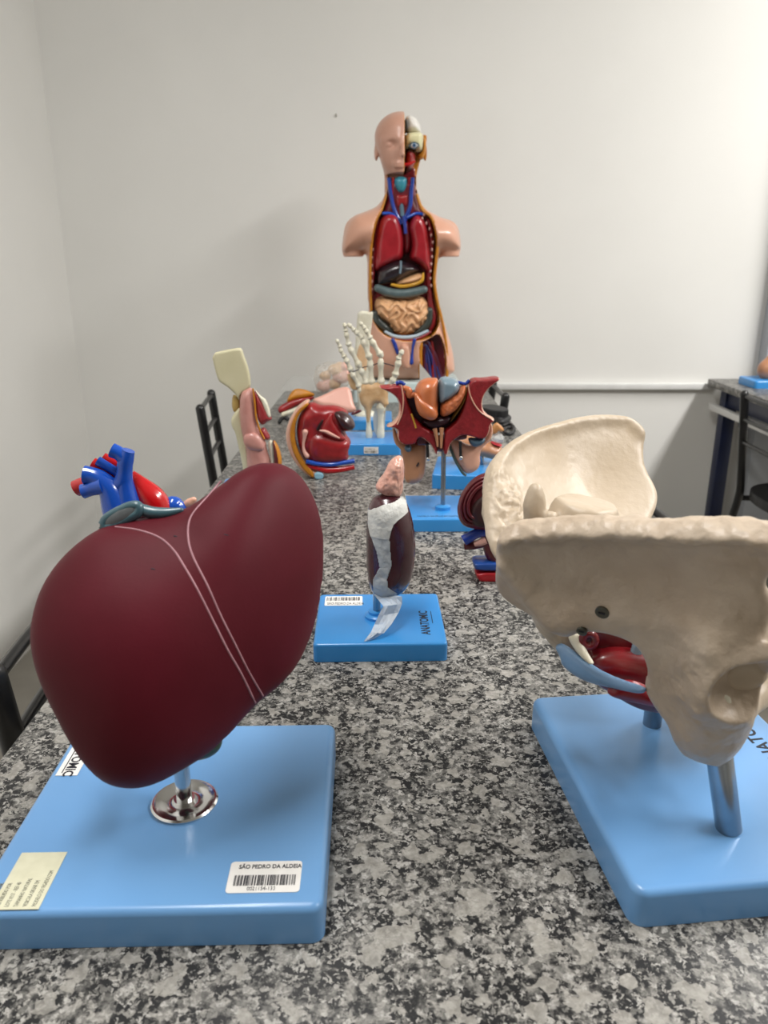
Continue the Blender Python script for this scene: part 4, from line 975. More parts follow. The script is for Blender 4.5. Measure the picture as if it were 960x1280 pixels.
# ================================================================== cream bone blade joint model on the left
BY = 1.30
bl = thing('joint_model', 'tall joint model with flat cream bone blade and pink muscle', 'anatomical model', (-0.235, BY, TZ))
plinth('base', (-0.225, BY + 0.01, TZ + 0.0105), (0.13, 0.12, 0.021), 0.05, BLUE2, bl)
BF = Fr((-0.235, BY, 0.88))
b1 = lambda L: crop(L, 250, 425, 120 / 931)
CREAM = mat('cream_bone', '#cdc6a6', 0.4, '#c5be9c', 20)
CREAMO = mat('ochre_bone', '#b89a58', 0.45, '#ac8e4e', 40)
blob('bone_blade', BF, b1([(110, 130), (250, 95), (390, 72), (412, 95), (430, 160), (470, 260), (500, 430), (470, 480), (400, 520), (385, 600), (360, 545), (300, 480), (230, 430), (180, 400), (150, 300)]), 0.006, 0.006, 0.004, 0.0014, CREAM, bl, ch=1)
blob('bone_knob', BF, b1([(300, 540), (350, 545), (390, 580), (390, 680), (340, 720), (300, 690)]), 0.008, 0.012, 0.006, 0.0014, CREAMO, bl, ch=1, curve=lambda U, V: -0.010 + 0 * U)
blob('bone_shaft', BF, b1([(388, 640), (330, 710), (296, 770), (305, 850), (340, 900), (360, 1000), (385, 1100), (410, 1220), (430, 1420), (520, 1420), (480, 1100), (440, 900), (410, 760)]), 0.008, 0.014, 0.008, 0.0014, CREAM, bl, curve=lambda U, V: -0.004 + 0 * U)
MPK = mat('muscle_pink', '#c08c82', 0.35, '#b47c73', 40, coat=0.2)
blob('pink_muscle', BF, b1([(400, 500), (450, 470), (500, 455), (525, 520), (535, 640), (550, 780), (580, 880), (640, 990), (645, 1060), (690, 1180), (720, 1420), (470, 1420), (460, 1200), (440, 1000), (405, 900), (390, 780), (385, 620)]), 0.020, 0.018, 0.016, 0.0015, MPK, bl, it=3)
blob('muscle_bulge', BF, b1([(440, 900), (500, 870), (580, 890), (640, 990), (640, 1050), (560, 1060), (480, 1030), (435, 980)]), 0.008, 0.008, 0.012, 0.0013, MPK, bl, curve=lambda U, V: 0.017 + 0 * U)
tube('orange_edge', [BF.wpx(*p, 0.012) for p in b1([(512, 470), (530, 600), (545, 750), (580, 870), (625, 960)])], 0.0016, FAT, bl, seg=8)
blob('red_muscle', BF, b1([(525, 475), (560, 500), (620, 600), (690, 740), (700, 770), (650, 790), (610, 830), (560, 780), (540, 640)]), 0.012, 0.014, 0.008, 0.0013, mat('muscle_rose', '#9c3034', 0.35, '#8a2428', 80, bump=0.3, coat=0.2), bl)
blob('red_muscle', BF, b1([(580, 860), (625, 840), (660, 900), (685, 950), (640, 980), (600, 920)]), 0.010, 0.014, 0.008, 0.0013, mat('muscle_rose', '#9c3034'), bl)
blob('cream_plate', BF, b1([(505, 425), (545, 480), (600, 540), (650, 570), (700, 730), (670, 755), (640, 690), (600, 590), (555, 510)]), 0.005, 0.005, 0.004, 0.0012, BONEW, bl, ch=1, curve=lambda U, V: 0.006 + 0 * U)
blob('lower_plate', BF, b1([(655, 985), (695, 960), (720, 1020), (720, 1170), (760, 1420), (690, 1420), (690, 1160)]), 0.006, 0.006, 0.005, 0.0013, BONEW, bl, ch=1)
blob('dark_muscle', BF, b1([(700, 960), (740, 990), (780, 1080), (795, 1180), (780, 1300), (730, 1300), (715, 1160), (712, 1050)]), 0.012, 0.012, 0.008, 0.0013, [DARKRED, FAT], bl, paint=lambda C, N: (N[:, 0] > 0.55).astype(int))

# ================================================================== hand skeleton
HB = np.array([-0.033, 1.69])
hd = thing('hand_skeleton_model', 'white hand skeleton with tan wrist ligaments on a blue base', 'anatomical model', (HB[0], HB[1], TZ))
hb = plinth('base', (HB[0], HB[1], TZ + 0.0125), (0.138, 0.13, 0.025), 0.0, BLUE2, hd, rv=0.005, rt=0.003)
GF = Fr((HB[0], HB[1], 0.9))
g1 = lambda L: crop(L, 410, 380, 0.15625)
def bone(name, a, b, r, w0=0.0, w1=0.0, parent=hd, flare=1.0):
    """long bone with swollen ends and a waist"""
    a = GF.wpx(*g1([a])[0], w0); b = GF.wpx(*g1([b])[0], w1); d_ = (b - a) / np.linalg.norm(b - a); a = a + d_ * r * 0.15; b = b - d_ * r * 0.15; t = np.array([0, 0.12, 0.3, 0.6, 0.85, 1.0])
    tube(name, [a + (b - a) * k for k in t], list(r * np.array([0.92, 1.1, 0.74, 0.68, 0.98 * flare, 0.8 * flare])), BONEW, parent, seg=12, sm=4, round_end=True)
FING = [  # from knuckle outwards: metacarpal, proximal, middle, distal
    [((255, 665), (192, 552)), ((184, 530), (143, 440)), ((132, 424), (98, 362)), ((97, 345), (72, 290))],
    [((312, 640), (262, 520)), ((252, 498), (176, 352)), ((168, 330), (144, 232)), ((144, 215), (131, 162))],
    [((348, 640), (338, 460)), ((334, 435), (278, 288)), ((276, 272), (222, 222)), ((212, 212), (166, 165))],
    [((425, 640), (421, 450)), ((424, 412), (347, 292)), ((340, 275), (302, 208)), ((295, 195), (258, 152))],
    [((470, 690), (528, 592)), ((536, 574), (566, 456)), ((562, 440), (592, 378))]]
for fi, fg in enumerate(FING):
    for bi, (a, b) in enumerate(fg):
        nb = len(fg) - (4 if fi < 4 else 3)
        kind = (['metacarpal', 'phalanx', 'phalanx', 'phalanx'] if fi < 4 else ['metacarpal', 'phalanx', 'phalanx'])[bi]
        r = [0.0078, 0.0074, 0.0062, 0.0052][bi] * (1.0 if fi not in (0,) else 0.9)
        bone(kind, a, b, r, 0.004 * bi, 0.004 * (bi + 1))
bone('ulna', (318, 800), (330, 1082), 0.0078, flare=1.0)
bone('radius', (425, 790), (420, 1085), 0.0098, flare=0.95)
carp = [(265, 690), (305, 680), (350, 670), (395, 672), (440, 685), (290, 740), (340, 735), (390, 735), (430, 745)]
for p in carp:
    c = GF.wpx(*g1([p])[0], 0.001)
    sdf('carpal', lambda X, Y, Z: ell(X, Y, Z, (0, 0, 0), (0.0078, 0.008, 0.0082)), (-0.011,) * 3, (0.011,) * 3, 0.0016, BONEW, hd, Matrix.Translation(Vector(c)), it=1)
LGM = mat('ligament_tan', '#c0986a', 0.45, '#cfae86', 60, bump=0.3, bscale=160)
blob('wrist_ligament', GF, g1([(255, 655), (300, 625), (350, 640), (400, 620), (460, 640), (485, 690), (478, 770), (490, 800), (460, 820), (450, 900), (430, 800), (370, 790), (345, 840), (335, 950), (310, 960), (300, 840), (262, 800), (245, 730)]), 0.012, 0.010, 0.012, 0.0014, LGM, hd)
blob('side_ligament', GF, g1([(150, 555), (180, 560), (235, 650), (250, 690), (190, 695), (160, 630)]), 0.003, 0.003, 0.004, 0.0012, LGM, hd, curve=lambda U, V: -0.004 + 0 * U)
blob('membrane', GF, g1([(355, 830), (470, 800), (460, 900), (450, 1060), (365, 1060)]), 0.0015, 0.0015, 0.002, 0.0010, mat('membrane', '#c9ccc8', 0.4, '#bdc0bc', 40, alpha=0.8), hd)
tube('wire', [GF.wpx(*p, 0.007) for p in g1([(165, 545), (220, 535), (290, 505), (350, 492), (420, 470), (470, 480), (530, 497)])], 0.0012, INK, hd, seg=6)
for a, b in (((198, 548), (255, 520)),): pass
lf = at(455, 568, HB[1] - 0.0652); lw = (at(473, 568, HB[1] - 0.0652) - lf)[0]
ls = card('base_label', (lf[0], HB[1] - 0.0652, TZ + 0.004), (1, 0, 0), (0, 0, 1), lw, 0.0145, PAPER, hd)
text('lettering', 'SÃO PEDRO DA', 0.0042, (lf[0] + 0.002, HB[1] - 0.0657, TZ + 0.0125), (1, 0, 0), (0, 0, 1), GREYINK, ls, 0.0001, sx=0.75)
bars('barcode', (lf[0] + 0.002, HB[1] - 0.0657, TZ + 0.0055), (1, 0, 0), (0, 0, 1), lw - 0.004, 0.0055, GREYINK, ls, 16, 9)

# ================================================================== long-bone model behind the hand
kn = thing('long_bone_model', 'upright white flat bone with tan ligament on a blue base behind the hand', 'anatomical model', (-0.05, 1.95, TZ))
plinth('base', (-0.05, 1.95, TZ + 0.0125), (0.14, 0.13, 0.025), 0.0, BLUE2, kn, rv=0.005, rt=0.003)
NF = Fr((-0.05, 1.95, 0.95))
blob('bone_blade', NF, g1([(240, 55), (325, 58), (330, 70), (362, 52), (355, 130), (340, 240), (330, 400), (340, 640), (345, 900), (250, 900), (225, 640), (215, 400), (225, 240), (232, 130)]), 0.009, 0.009, 0.004, 0.0018, BONEW, kn, ch=1)
blob('ligament', NF, g1([(245, 330), (280, 290), (310, 350), (320, 460), (300, 560), (240, 520), (225, 420)]), 0.004, 0.004, 0.006, 0.0016, mat('ligament_pale_tan', '#d8b48c', 0.5, '#caa47c', 50), kn, curve=lambda U, V: 0.008 + 0 * U)
blob('bone_head', NF, g1([(200, 880), (260, 840), (340, 840), (390, 880), (380, 960), (300, 1000), (220, 960)]), 0.02, 0.02, 0.02, 0.002, BONEW, kn)
# ================================================================== far pieces lying on the bench
s1_ = lambda L: crop(L, 340, 430, 0.125)
# chest plate cover of the torso: pink skin outside
CFr = Fr((-0.16, 1.86, 0.79), (0.1, -1, 0.55))
cov = thing('chest_cover', 'loose pink chest plate lying behind the red organ section', 'anatomical model', (-0.12, 2.0, TZ))
blob('skin_plate', CFr, s1_([(385, 560), (470, 530), (560, 490), (640, 445), (770, 425), (800, 500), (815, 600), (850, 660), (790, 695), (720, 680), (600, 640), (480, 640)]), 0.012, 0.008, 0.012, 0.0022, PINK, cov)
blob('rib_edge', CFr, s1_([(780, 700), (850, 655), (910, 660), (880, 690), (800, 715)]), 0.006, 0.006, 0.006, 0.002, DARKRED, cov)
fl = thing('flesh_slab', 'red and orange muscle slab with white bone edge lying at the left', 'anatomical model', (-0.26, 2.0, TZ))
FFr = Fr((-0.26, 2.0, 0.80), (0.0, -1, 0.5))
blob('muscle', FFr, s1_([(55, 640), (130, 590), (240, 550), (330, 540), (440, 525), (400, 560), (300, 600), (200, 640), (110, 700), (65, 690)]), 0.012, 0.012, 0.008, 0.002, RED, fl)
blob('fat', FFr, s1_([(150, 560), (180, 500), (230, 445), (330, 455), (400, 485), (440, 515), (330, 545), (240, 555), (150, 590)]), 0.012, 0.012, 0.008, 0.002, FAT, fl)
tube('bone_edge', [FFr.wpx(*p, 0.010) for p in s1_([(110, 705), (180, 680), (260, 650), (340, 610)])], 0.006, BONEW, fl, round_end=True)
tube('black_clip', [FFr.wpx(*p, 0.004) for p in s1_([(75, 780), (100, 745), (150, 740), (150, 755)])], 0.005, BLACKP, fl, round_end=True)
bg = thing('plastic_bag', 'crumpled clear plastic bag holding small tan bones', 'bag', (-0.13, 2.22, TZ))
GB = Fr((-0.13, 2.22, 0.80))
bag_l = s1_([(425, 240), (480, 200), (570, 180), (660, 175), (740, 190), (770, 300), (770, 430), (650, 440), (580, 490), (500, 510), (440, 490), (425, 360)])
blob('bag', GB, bag_l, 0.04, 0.03, 0.04, 0.0028, mat('bag_film', '#e0dcd4', 0.1, '#d4cfc6', 60, bump=0.9, bscale=50, alpha=0.34), bg, disp=lambda V: V + 0.006 * np.c_[vnoise(V, 45, 1), vnoise(V, 45, 2), vnoise(V, 45, 3)])
for k, (x, y, r) in enumerate(((530, 320, 0.017), (520, 420, 0.022), (640, 260, 0.024), (690, 330, 0.026), (620, 400, 0.020), (720, 230, 0.018))):
    c = GB.wpx(*s1_([(x, y)])[0], 0.0)
    sdf('small_bone', lambda X, Y, Z: smin(ell(X, Y, Z, (0, 0, 0), (r, r * 0.8, r * 0.75)), ell(X, Y, Z, (r * 0.5, 0, r * 0.5), (r * 0.5,) * 3), r * 0.3), (-1.5 * r,) * 3, (1.6 * r,) * 3, r / 8,
        [mat('bag_tan', '#e0bc94', 0.5, '#d6ae84', 30), PINK][k % 2], bg, Matrix.Translation(Vector(c)))
bg2 = thing('plastic_film', 'thin clear plastic film heaped behind the orange slab', 'plastic film', (-0.29, 2.27, TZ))
G2 = Fr((-0.29, 2.27, 0.8))
blob('film', G2, s1_([(20, 640), (50, 560), (100, 430), (160, 350), (230, 330), (330, 310), (420, 330), (430, 500), (300, 560), (100, 640)]), 0.03, 0.02, 0.03, 0.003, mat('film_clear', '#dcdedc', 0.1, '#cfd2d0', 60, bump=0.9, bscale=50, alpha=0.14), bg2,
     disp=lambda V: V + 0.006 * np.c_[vnoise(V, 50, 4), vnoise(V, 50, 5), vnoise(V, 50, 6)])
# ================================================================== small model on the side desk
dk = thing('desk_model', 'small brown organ model on a blue base on the side desk', 'anatomical model', (1.30, 2.44, TZ))
q = on(937, 484, TZ); plinth('base', (q[0] + 0.075, q[1] + 0.03, TZ + 0.0125), (0.15, 0.13, 0.025), 0.0, BLUE2, dk)
sdf('organ', lambda X, Y, Z: smin(ell(X, Y, Z, (0, 0, 0), (0.035, 0.03, 0.035)), ell(X, Y, Z, (0.015, 0, 0.035), (0.022, 0.02, 0.03)), 0.02), (-0.05, -0.05, -0.05), (0.06, 0.05, 0.08), 0.003, SKINB, dk,
    Matrix.Translation((q[0] + 0.068, q[1] + 0.03, TZ + 0.055)))
# ================================================================== standing torso
TY = 2.37
TF = Fr((0.05, TY, 1.15))
tor = thing('torso_model', 'upright human torso model with open chest and half-open head', 'anatomical model', (0.06, TY, TZ))
p_ = at(502, 470, TY - 0.1); 
zb = at(502, 471, TY)[2]
tbase = plinth('base', (0.066, TY + 0.005, TZ + (zb - TZ) / 2 - 0.002), (0.32, 0.19, zb - TZ - 0.004), 0.0, mat('torso_base', '#c9d8d8', 0.35, '#c2d2d2', 10, coat=0.1), tor, rv=0.01, rt=0.004)
UXP = lambda x, y=300: TF.px(x, y)[0]
TR = [(484, 226), (482, 243), (473, 258), (456, 265), (441, 270), (433, 284), (429, 300), (428, 317), (438, 314), (449, 314), (455, 312), (459, 318), (459, 345), (460, 372), (461, 390), (456, 420), (451, 450), (449, 474), (569, 474), (567, 445), (562, 425),
      (554, 400), (547, 375), (545, 350), (547, 325), (550, 314), (555, 313), (566, 313), (576, 312), (575, 300), (571, 286), (560, 276), (545, 269), (530, 261), (522, 245), (520, 226), (520, 205), (484, 205)]
CAV = [(485, 200), (519, 200), (520, 243), (528, 263), (539, 272), (545, 300), (542, 328), (540, 352), (544, 378), (549, 396), (545, 410), (535, 420), (510, 424), (484, 419), (469, 405), (463, 385), (462, 360), (463, 330), (465, 300), (470, 275), (478, 262), (485, 243)]
THG = [(522, 426), (534, 421), (546, 414), (552, 424), (556, 440), (557, 478), (528, 478), (524, 450)]
cavP = chaikin([TF.px(*p) for p in CAV], 1); thgP = chaikin([TF.px(*p) for p in THG], 1)
yh = TF.px(500, 222)[1]
arms = [(TF.px(445, 288), TF.px(439, 345)), (TF.px(559, 290), TF.px(565, 345))]; vcut = TF.px(438, 321)[1]
def tmod(F, X, Y, Z):
    U2, V2 = X[:, :, 0], Y[:, :, 0]
    dc = polysdf(U2, V2, cavP)[:, :, None]; dt = polysdf(U2, V2, thgP)[:, :, None]
    for a_, b_ in arms:
        F = smin(F, smax(cap(X, Y, Z, (*a_, -0.004), (*b_, -0.004), 0.031, 0.027), (vcut - Y), 0.003), 0.018)
    F = np.maximum(F, -np.maximum(dc, 0.000 - Z)); F = np.maximum(F, -np.maximum(dt, 0.02 - Z))
    return F
LINE = mat('cavity_lining', '#7d1620', 0.35, '#6a0f18', 40, coat=0.3)
def tpaint(C, N):
    dc = polysdf(C[:, 0], C[:, 1], cavP); dt = polysdf(C[:, 0], C[:, 1], thgP); out = np.zeros(len(C), int)
    fl_ = (dc < 0.004) & (C[:, 2] > -0.003); out[fl_ & (N[:, 2] < 0.7)] = 1; out[(dc < -0.002) & (N[:, 2] > 0.5) & (C[:, 2] < 0.01)] = 2
    f2 = (dt < 0.004) & (C[:, 2] > 0.017); out[f2 & (N[:, 2] < 0.7)] = 1; out[(dt < -0.002) & (C[:, 2] < 0.026) & (C[:, 2] > 0.01)] = 2
    return out
ysh = TF.px(500, 262)[1]
blob('body_shell', TF, TR, 0.088, 0.075, 0.085, 0.0030, [SKIN, FAT, LINE], tor, ch=2, mod=tmod, paint=tpaint, it=2)
# rounded orange fat rim round the opening, red ribbed wall inside
def rimline(L, w_, r, m, name): tube(name, [TF.wpx(*p, w) for p, w in zip(L, w_)], r, m, tor, seg=10, sm=4)
rimline([(483, 243), (477, 262), (470, 276), (465, 300), (463, 330), (463, 360), (464, 388)], [0.035, 0.045, 0.055, 0.058, 0.056, 0.052, 0.05], 0.0036, FAT, 'fat_rim')
rimline([(521, 243), (528, 262), (540, 273), (547, 300), (545, 328), (543, 352), (547, 378), (552, 398), (557, 425), (559, 450), (559, 472)], [0.035, 0.045, 0.055, 0.05, 0.05, 0.05, 0.05, 0.05, 0.05, 0.05, 0.05], 0.0042, FAT, 'fat_rim')
WALLR = mat('chest_wall_red', '#8a1a24', 0.35, '#76121c', 60, coat=0.3)
blob('chest_wall', TF, [(531, 270), (539, 276), (543, 300), (541, 330), (538, 352), (541, 380), (546, 396), (542, 412), (532, 418), (533, 395), (532, 370), (531, 345), (534, 315), (534, 290)], 0.03, 0.005, 0.008, 0.0022, WALLR, tor, curve=lambda U, V: 0.012 + 0 * U)
blob('chest_wall', TF, [(470, 276), (476, 272), (472, 300), (470, 330), (468, 370), (464, 372), (464, 330), (466, 300)], 0.03, 0.005, 0.006, 0.0022, WALLR, tor, curve=lambda U, V: 0.012 + 0 * U)
RIB = mat('rib_end', '#d8b0a8', 0.4, '#cca098', 40)
ribL = [(528, 273), (533, 279), (537, 286), (539, 294), (541, 303), (540, 312), (540, 321), (539, 330), (538, 339), (538, 348), (539, 357), (466, 312), (465, 322), (465, 332), (465, 342), (465, 352), (465, 362), (471, 268), (530, 268)]
for (x, y) in ribL:
    c = TF.wpx(x, y, 0.044)
    sdf('rib_end', lambda X, Y, Z: ell(X, Y, Z, (0, 0, 0), (0.0034, 0.004, 0.0052)), (-0.006, -0.006, -0.007), (0.006, 0.006, 0.007), 0.0015, RIB, tor, Matrix.Translation(Vector(c)), it=1)
LUNG = mat('lung_red', '#a3222c', 0.28, '#921a24', 30, coat=0.4, bump=0.08, bscale=150)
blob('lung', TF, [(470, 292), (475, 273), (485, 266), (497, 268), (504, 285), (506, 305), (504, 324), (490, 330), (478, 336), (467, 342), (468, 312)], 0.052, 0.01, 0.02, 0.0022, LUNG, tor, curve=lambda U, V: 0.012 + 0 * U, it=3)
blob('lung', TF, [(509, 285), (515, 269), (525, 268), (533, 280), (537, 300), (538, 322), (539, 346), (527, 334), (518, 328), (510, 324), (514, 308), (512, 296)], 0.052, 0.01, 0.018, 0.0022, LUNG, tor, curve=lambda U, V: 0.012 + 0 * U, it=3)
blob('heart', TF, [(502, 276), (511, 274), (514, 290), (515, 305), (511, 318), (504, 320), (502, 300)], 0.045, 0.01, 0.018, 0.0022, DARKRED, tor, curve=lambda U, V: 0.010 + 0 * U)
tube('great_vein', [TF.wpx(*p, 0.052) for p in [(504, 270), (506, 280), (507, 292)]], 0.005, NAVYV, tor)
PLUM = mat('torso_liver', '#2b2026', 0.25, '#221a20', 20, coat=0.5)
blob('torso_liver', TF, [(470, 345), (472, 335), (484, 328), (500, 323), (512, 328), (524, 334), (526, 338), (508, 346), (492, 356), (478, 358), (470, 358)], 0.060, 0.01, 0.025, 0.0022, PLUM, tor, curve=lambda U, V: 0.012 + 0 * U, it=3)
tube('liver_ligament', [TF.wpx(*p, 0.073) for p in [(501, 326), (501, 334), (500, 342)]], 0.003, GREYB, tor)
blob('stomach', TF, [(490, 356), (500, 348), (512, 343), (522, 340), (529, 342), (528, 352), (515, 357), (500, 358)], 0.056, 0.01, 0.018, 0.0020, TAN, tor, curve=lambda U, V: 0.010 + 0 * U)
tube('omentum', [TF.wpx(*p, 0.066) for p in [(490, 356), (502, 358), (516, 356), (527, 351), (529, 342)]], [0.004, 0.005, 0.005, 0.005, 0.003], mat('omentum_yellow', '#cf9a1e', 0.35, '#c08c16', 50, coat=0.3), tor, round_end=True)
COLON = mat('colon_grey', '#5d6e70', 0.3, '#4e5e60', 50, coat=0.35, bump=0.3, bscale=90)
tube('colon', [TF.wpx(*p, 0.058) for p in [(472, 360), (485, 365), (502, 367), (518, 365), (530, 362)]], [0.011, 0.013, 0.0135, 0.013, 0.011], COLON, tor, round_end=True, seg=18)
tube('colon', [TF.wpx(*p, 0.045) for p in [(469, 392), (473, 402), (482, 410), (488, 415)]], [0.010, 0.013, 0.013, 0.010], mat('colon_dark', '#3f4642', 0.3, '#343b38', 50, coat=0.3), tor, round_end=True, seg=16)
tube('colon', [TF.wpx(*p, 0.042) for p in [(537, 388), (535, 402), (528, 411), (520, 416)]], [0.010, 0.012, 0.012, 0.008], mat('colon_dark', '#3f4642'), tor, round_end=True, seg=16)
def gut(V):
    V = V.copy(); x, y = V[:, 0] + 0.006 * vnoise(V, 40, 21, 2), V[:, 1] + 0.006 * vnoise(V, 40, 22, 2)
    a = np.sin(230 * x + 2.2 * np.sin(150 * y + 1.0) + 1.2 * np.sin(90 * x)) ; b = np.sin(240 * y + 2.4 * np.sin(140 * x + 0.5))
    k = np.where(vnoise(np.c_[x, y, 0 * x], 26, 3, 1) > 0, a, b)
    V[:, 2] += np.where(V[:, 2] > 0.03, 0.0042 * np.tanh(1.8 * k), 0); return V
blob('small_intestine', TF, [(468, 385), (469, 374), (476, 369), (490, 371), (510, 372), (526, 369), (533, 374), (537, 388), (534, 400), (525, 410), (512, 418), (500, 419), (488, 412), (484, 402), (472, 398)], 0.062, 0.01, 0.03, 0.0019, TAN, tor, curve=lambda U, V: 0.012 + 0 * U, disp=gut, it=2)
tube('pelvic_rim', [TF.wpx(*p, 0.070) for p in [(482, 415), (492, 420), (506, 422), (520, 420), (534, 414)]], [0.0045, 0.0055, 0.006, 0.0055, 0.0045], mat('rim_blue_white', '#b4c4d0', 0.35, '#a8bac8', 40, coat=0.2), tor, round_end=True)
tube('pelvic_muscle', [TF.wpx(*p, 0.070) for p in [(488, 422), (500, 425), (515, 425), (528, 421), (538, 415)]], [0.003, 0.005, 0.005, 0.005, 0.003], WALLR, tor, round_end=True)
# groin: tan organ, blue cords, thigh vessels
blob('groin_organ', TF, [(499, 426), (511, 426), (513, 440), (514, 452), (510, 458), (502, 456), (499, 442)], 0.02, 0.01, 0.012, 0.0022, SKIN, tor, curve=lambda U, V: 0.085 + 0 * U)
tube('cord', [TF.wpx(*p, 0.088) for p in [(491, 425), (494, 432), (497, 441)]], [0.0055, 0.006, 0.005], NAVYV, tor, round_end=True)
tube('cord', [TF.wpx(*p, 0.098) for p in [(518, 425), (516, 434), (515, 443), (514, 453)]], [0.0055, 0.004, 0.004, 0.0075], NAVYV, tor, round_end=True)
rimline([(526, 428), (525, 445), (526, 472)], [0.08, 0.078, 0.075], 0.0065, FAT, 'fat_rim')
thr = random.Random(3)
for k in range(9):
    x0 = 528 + thr.random() * 14; x1 = 530 + k * 2.9
    tube('thigh_vessel' if k % 2 else 'thigh_muscle', [TF.wpx(*p, 0.040) for p in [(x0, 424 + thr.random() * 8), ((x0 + x1) / 2 + thr.random() * 6 - 3, 446), (x1, 474)]],
         [0.0045, 0.0055, 0.0055], [DARKRED, RED, mat('plum_muscle', '#5e2038', 0.35, '#4e182e', 40, coat=0.2)][k % 3] if k % 2 == 0 else mat('thigh_vein', '#2c3474', 0.35, '#262c66', 30, coat=0.2), tor, round_end=True, seg=8)
# ---- neck
blob('neck_muscle', TF, [(484, 224), (519, 224), (520, 246), (526, 262), (532, 270), (516, 274), (504, 280), (490, 274), (474, 270), (480, 260), (484, 246)], 0.030, 0.01, 0.02, 0.0022, mat('neck_red', '#701a28', 0.35, '#5a121e', 50, coat=0.2), tor, curve=lambda U, V: 0.010 + 0 * U)
for L in ([(486, 222), (488, 240), (491, 256), (496, 270), (502, 280)], [(516, 222), (514, 240), (513, 256), (509, 268), (503, 280)]):
    tube('neck_vein', [TF.wpx(*p, 0.040) for p in L], [0.0055, 0.006, 0.006, 0.0065, 0.008], NAVYV, tor)
for L in ([(478, 267), (488, 267), (497, 272)], [(530, 268), (520, 267), (509, 272)]):
    tube('shoulder_vein', [TF.wpx(*p, 0.042) for p in L], 0.0045, BLUEV, tor)
for x in (491.5, 511.5): tube('neck_artery', [TF.wpx(*p, 0.036) for p in [(x, 222), (x, 244), (x + (503 - x) * 0.3, 266)]], 0.0035, REDV, tor, seg=8)
blob('larynx', TF, [(493, 222), (508, 222), (509, 232), (506, 241), (501, 244), (496, 241), (492, 232)], 0.022, 0.01, 0.014, 0.0018, mat('larynx_teal', '#2e7f8c', 0.35, '#3a8ea6', 40, coat=0.2), tor, curve=lambda U, V: 0.030 + 0 * U)
blob('thyroid', TF, [(494, 243), (501, 246), (509, 243), (510, 252), (507, 262), (502, 256), (497, 262), (494, 252)], 0.010, 0.01, 0.008, 0.0018, RED, tor, curve=lambda U, V: 0.036 + 0 * U)
tube('windpipe', [TF.wpx(*p, 0.038) for p in [(502, 246), (502, 258), (503, 270)]], 0.0065, mat('windpipe_grey', '#5e7c8c', 0.4, '#547080', 40), tor)
# ---- head: left half skin, right half opened
hc = TF.px(501, 180); hx = TF.px(505, 180)[0]
def hp(x, y): u = TF.px(x, y, 0.06); return u
eyeL = hp(487, 181); nose = hp(503, 195); mouth = hp(497, 206.5); chin = hp(501, 217)
kx = TF.px(531, 180)[0] - hc[0]
def headf(X, Y, Z):
    top = TF.px(501, 139.5)[1]; cy = TF.px(501, 172)[1]
    F = ell(X, Y, Z, (hc[0], cy, -0.004), (0.0735, top - cy, 0.088))
    F = smin(F, ell(X, Y, Z, (hc[0], TF.px(501, 198)[1], 0.020), (0.055, 0.056, 0.062)), 0.03)          # jaw
    F = smin(F, ell(X, Y, Z, (hc[0] + 0.001, chin[1], 0.058), (0.018, 0.012, 0.016)), 0.018)
    F = smin(F, cap(X, Y, Z, (hc[0] + 0.005, hp(505, 180)[1], 0.080), (hc[0] + 0.005, nose[1], 0.104), 0.006, 0.010), 0.010)
    F = smin(F, cap(X, Y, Z, (hc[0] - 0.045, hp(480, 175)[1], 0.056), (hc[0] - 0.006, hp(480, 175)[1] + 0.001, 0.078), 0.006, 0.007), 0.012)
    F = smax(F, -ell(X, Y, Z, (eyeL[0], eyeL[1] - 0.001, 0.084), (0.020, 0.011, 0.017)), 0.008)
    F = smin(F, ell(X, Y, Z, (eyeL[0], eyeL[1] - 0.002, 0.062), (0.012, 0.008, 0.012)), 0.003)
    F = smin(F, ell(X, Y, Z, (mouth[0] + 0.004, mouth[1] + 0.0035, 0.074), (0.017, 0.0035, 0.010)), 0.008)
    F = smin(F, ell(X, Y, Z, (mouth[0] + 0.004, mouth[1] - 0.005, 0.073), (0.015, 0.004, 0.010)), 0.008)
    F = smax(F, -cap(X, Y, Z, (mouth[0] - 0.012, mouth[1] - 0.0005, 0.084), (mouth[0] + 0.03, mouth[1] - 0.0005, 0.088), 0.0022, 0.0022), 0.002)
    for s_ in (-1, 1):
        ex = hc[0] + s_ * 0.069
        F = smin(F, ell(X, Y, Z, (ex, hp(480, 187)[1], -0.004), (0.006, 0.022, 0.016)), 0.006)             # ears
        F = smax(F, -ell(X, Y, Z, (ex + s_ * 0.006, hp(480, 186)[1], 0.008), (0.005, 0.014, 0.008)), 0.003)
    F = smin(F, cap(X, Y, Z, (hc[0], TF.px(501, 205)[1], -0.012), (hc[0], TF.px(501, 240)[1], -0.02), 0.046, 0.046), 0.02)
    # opened quarter (viewer's right, in front)
    lowcut = smax(-(X - hx), -(Z + 0.004), 0.0015)
    F = smax(F, -lowcut, 0.0015)
    topcut = np.maximum(-(X - hx), -(Y - TF.px(501, 168)[1]))
    F = smax(F, -topcut, 0.0015)
    neckcut = np.maximum(np.maximum(Y - TF.px(501, 219)[1], -(Z - 0.0)), abs(X - hc[0]) - 0.044)
    F = smax(F, -neckcut, 0.002)
    return F
def hpaint(C, N):
    return np.where((N[:, 0] > 0.8) & (abs(C[:, 0] - hx) < 0.004), 1, np.where((C[:, 0] > hx - 0.001) & (N[:, 2] > 0.8) & (C[:, 2] < 0.002) & (C[:, 1] > TF.px(501, 219)[1]), 1, 0))
SKINH = mat('skin_head', '#c99a86', 0.35, '#c3937f', 12, coat=0.15)
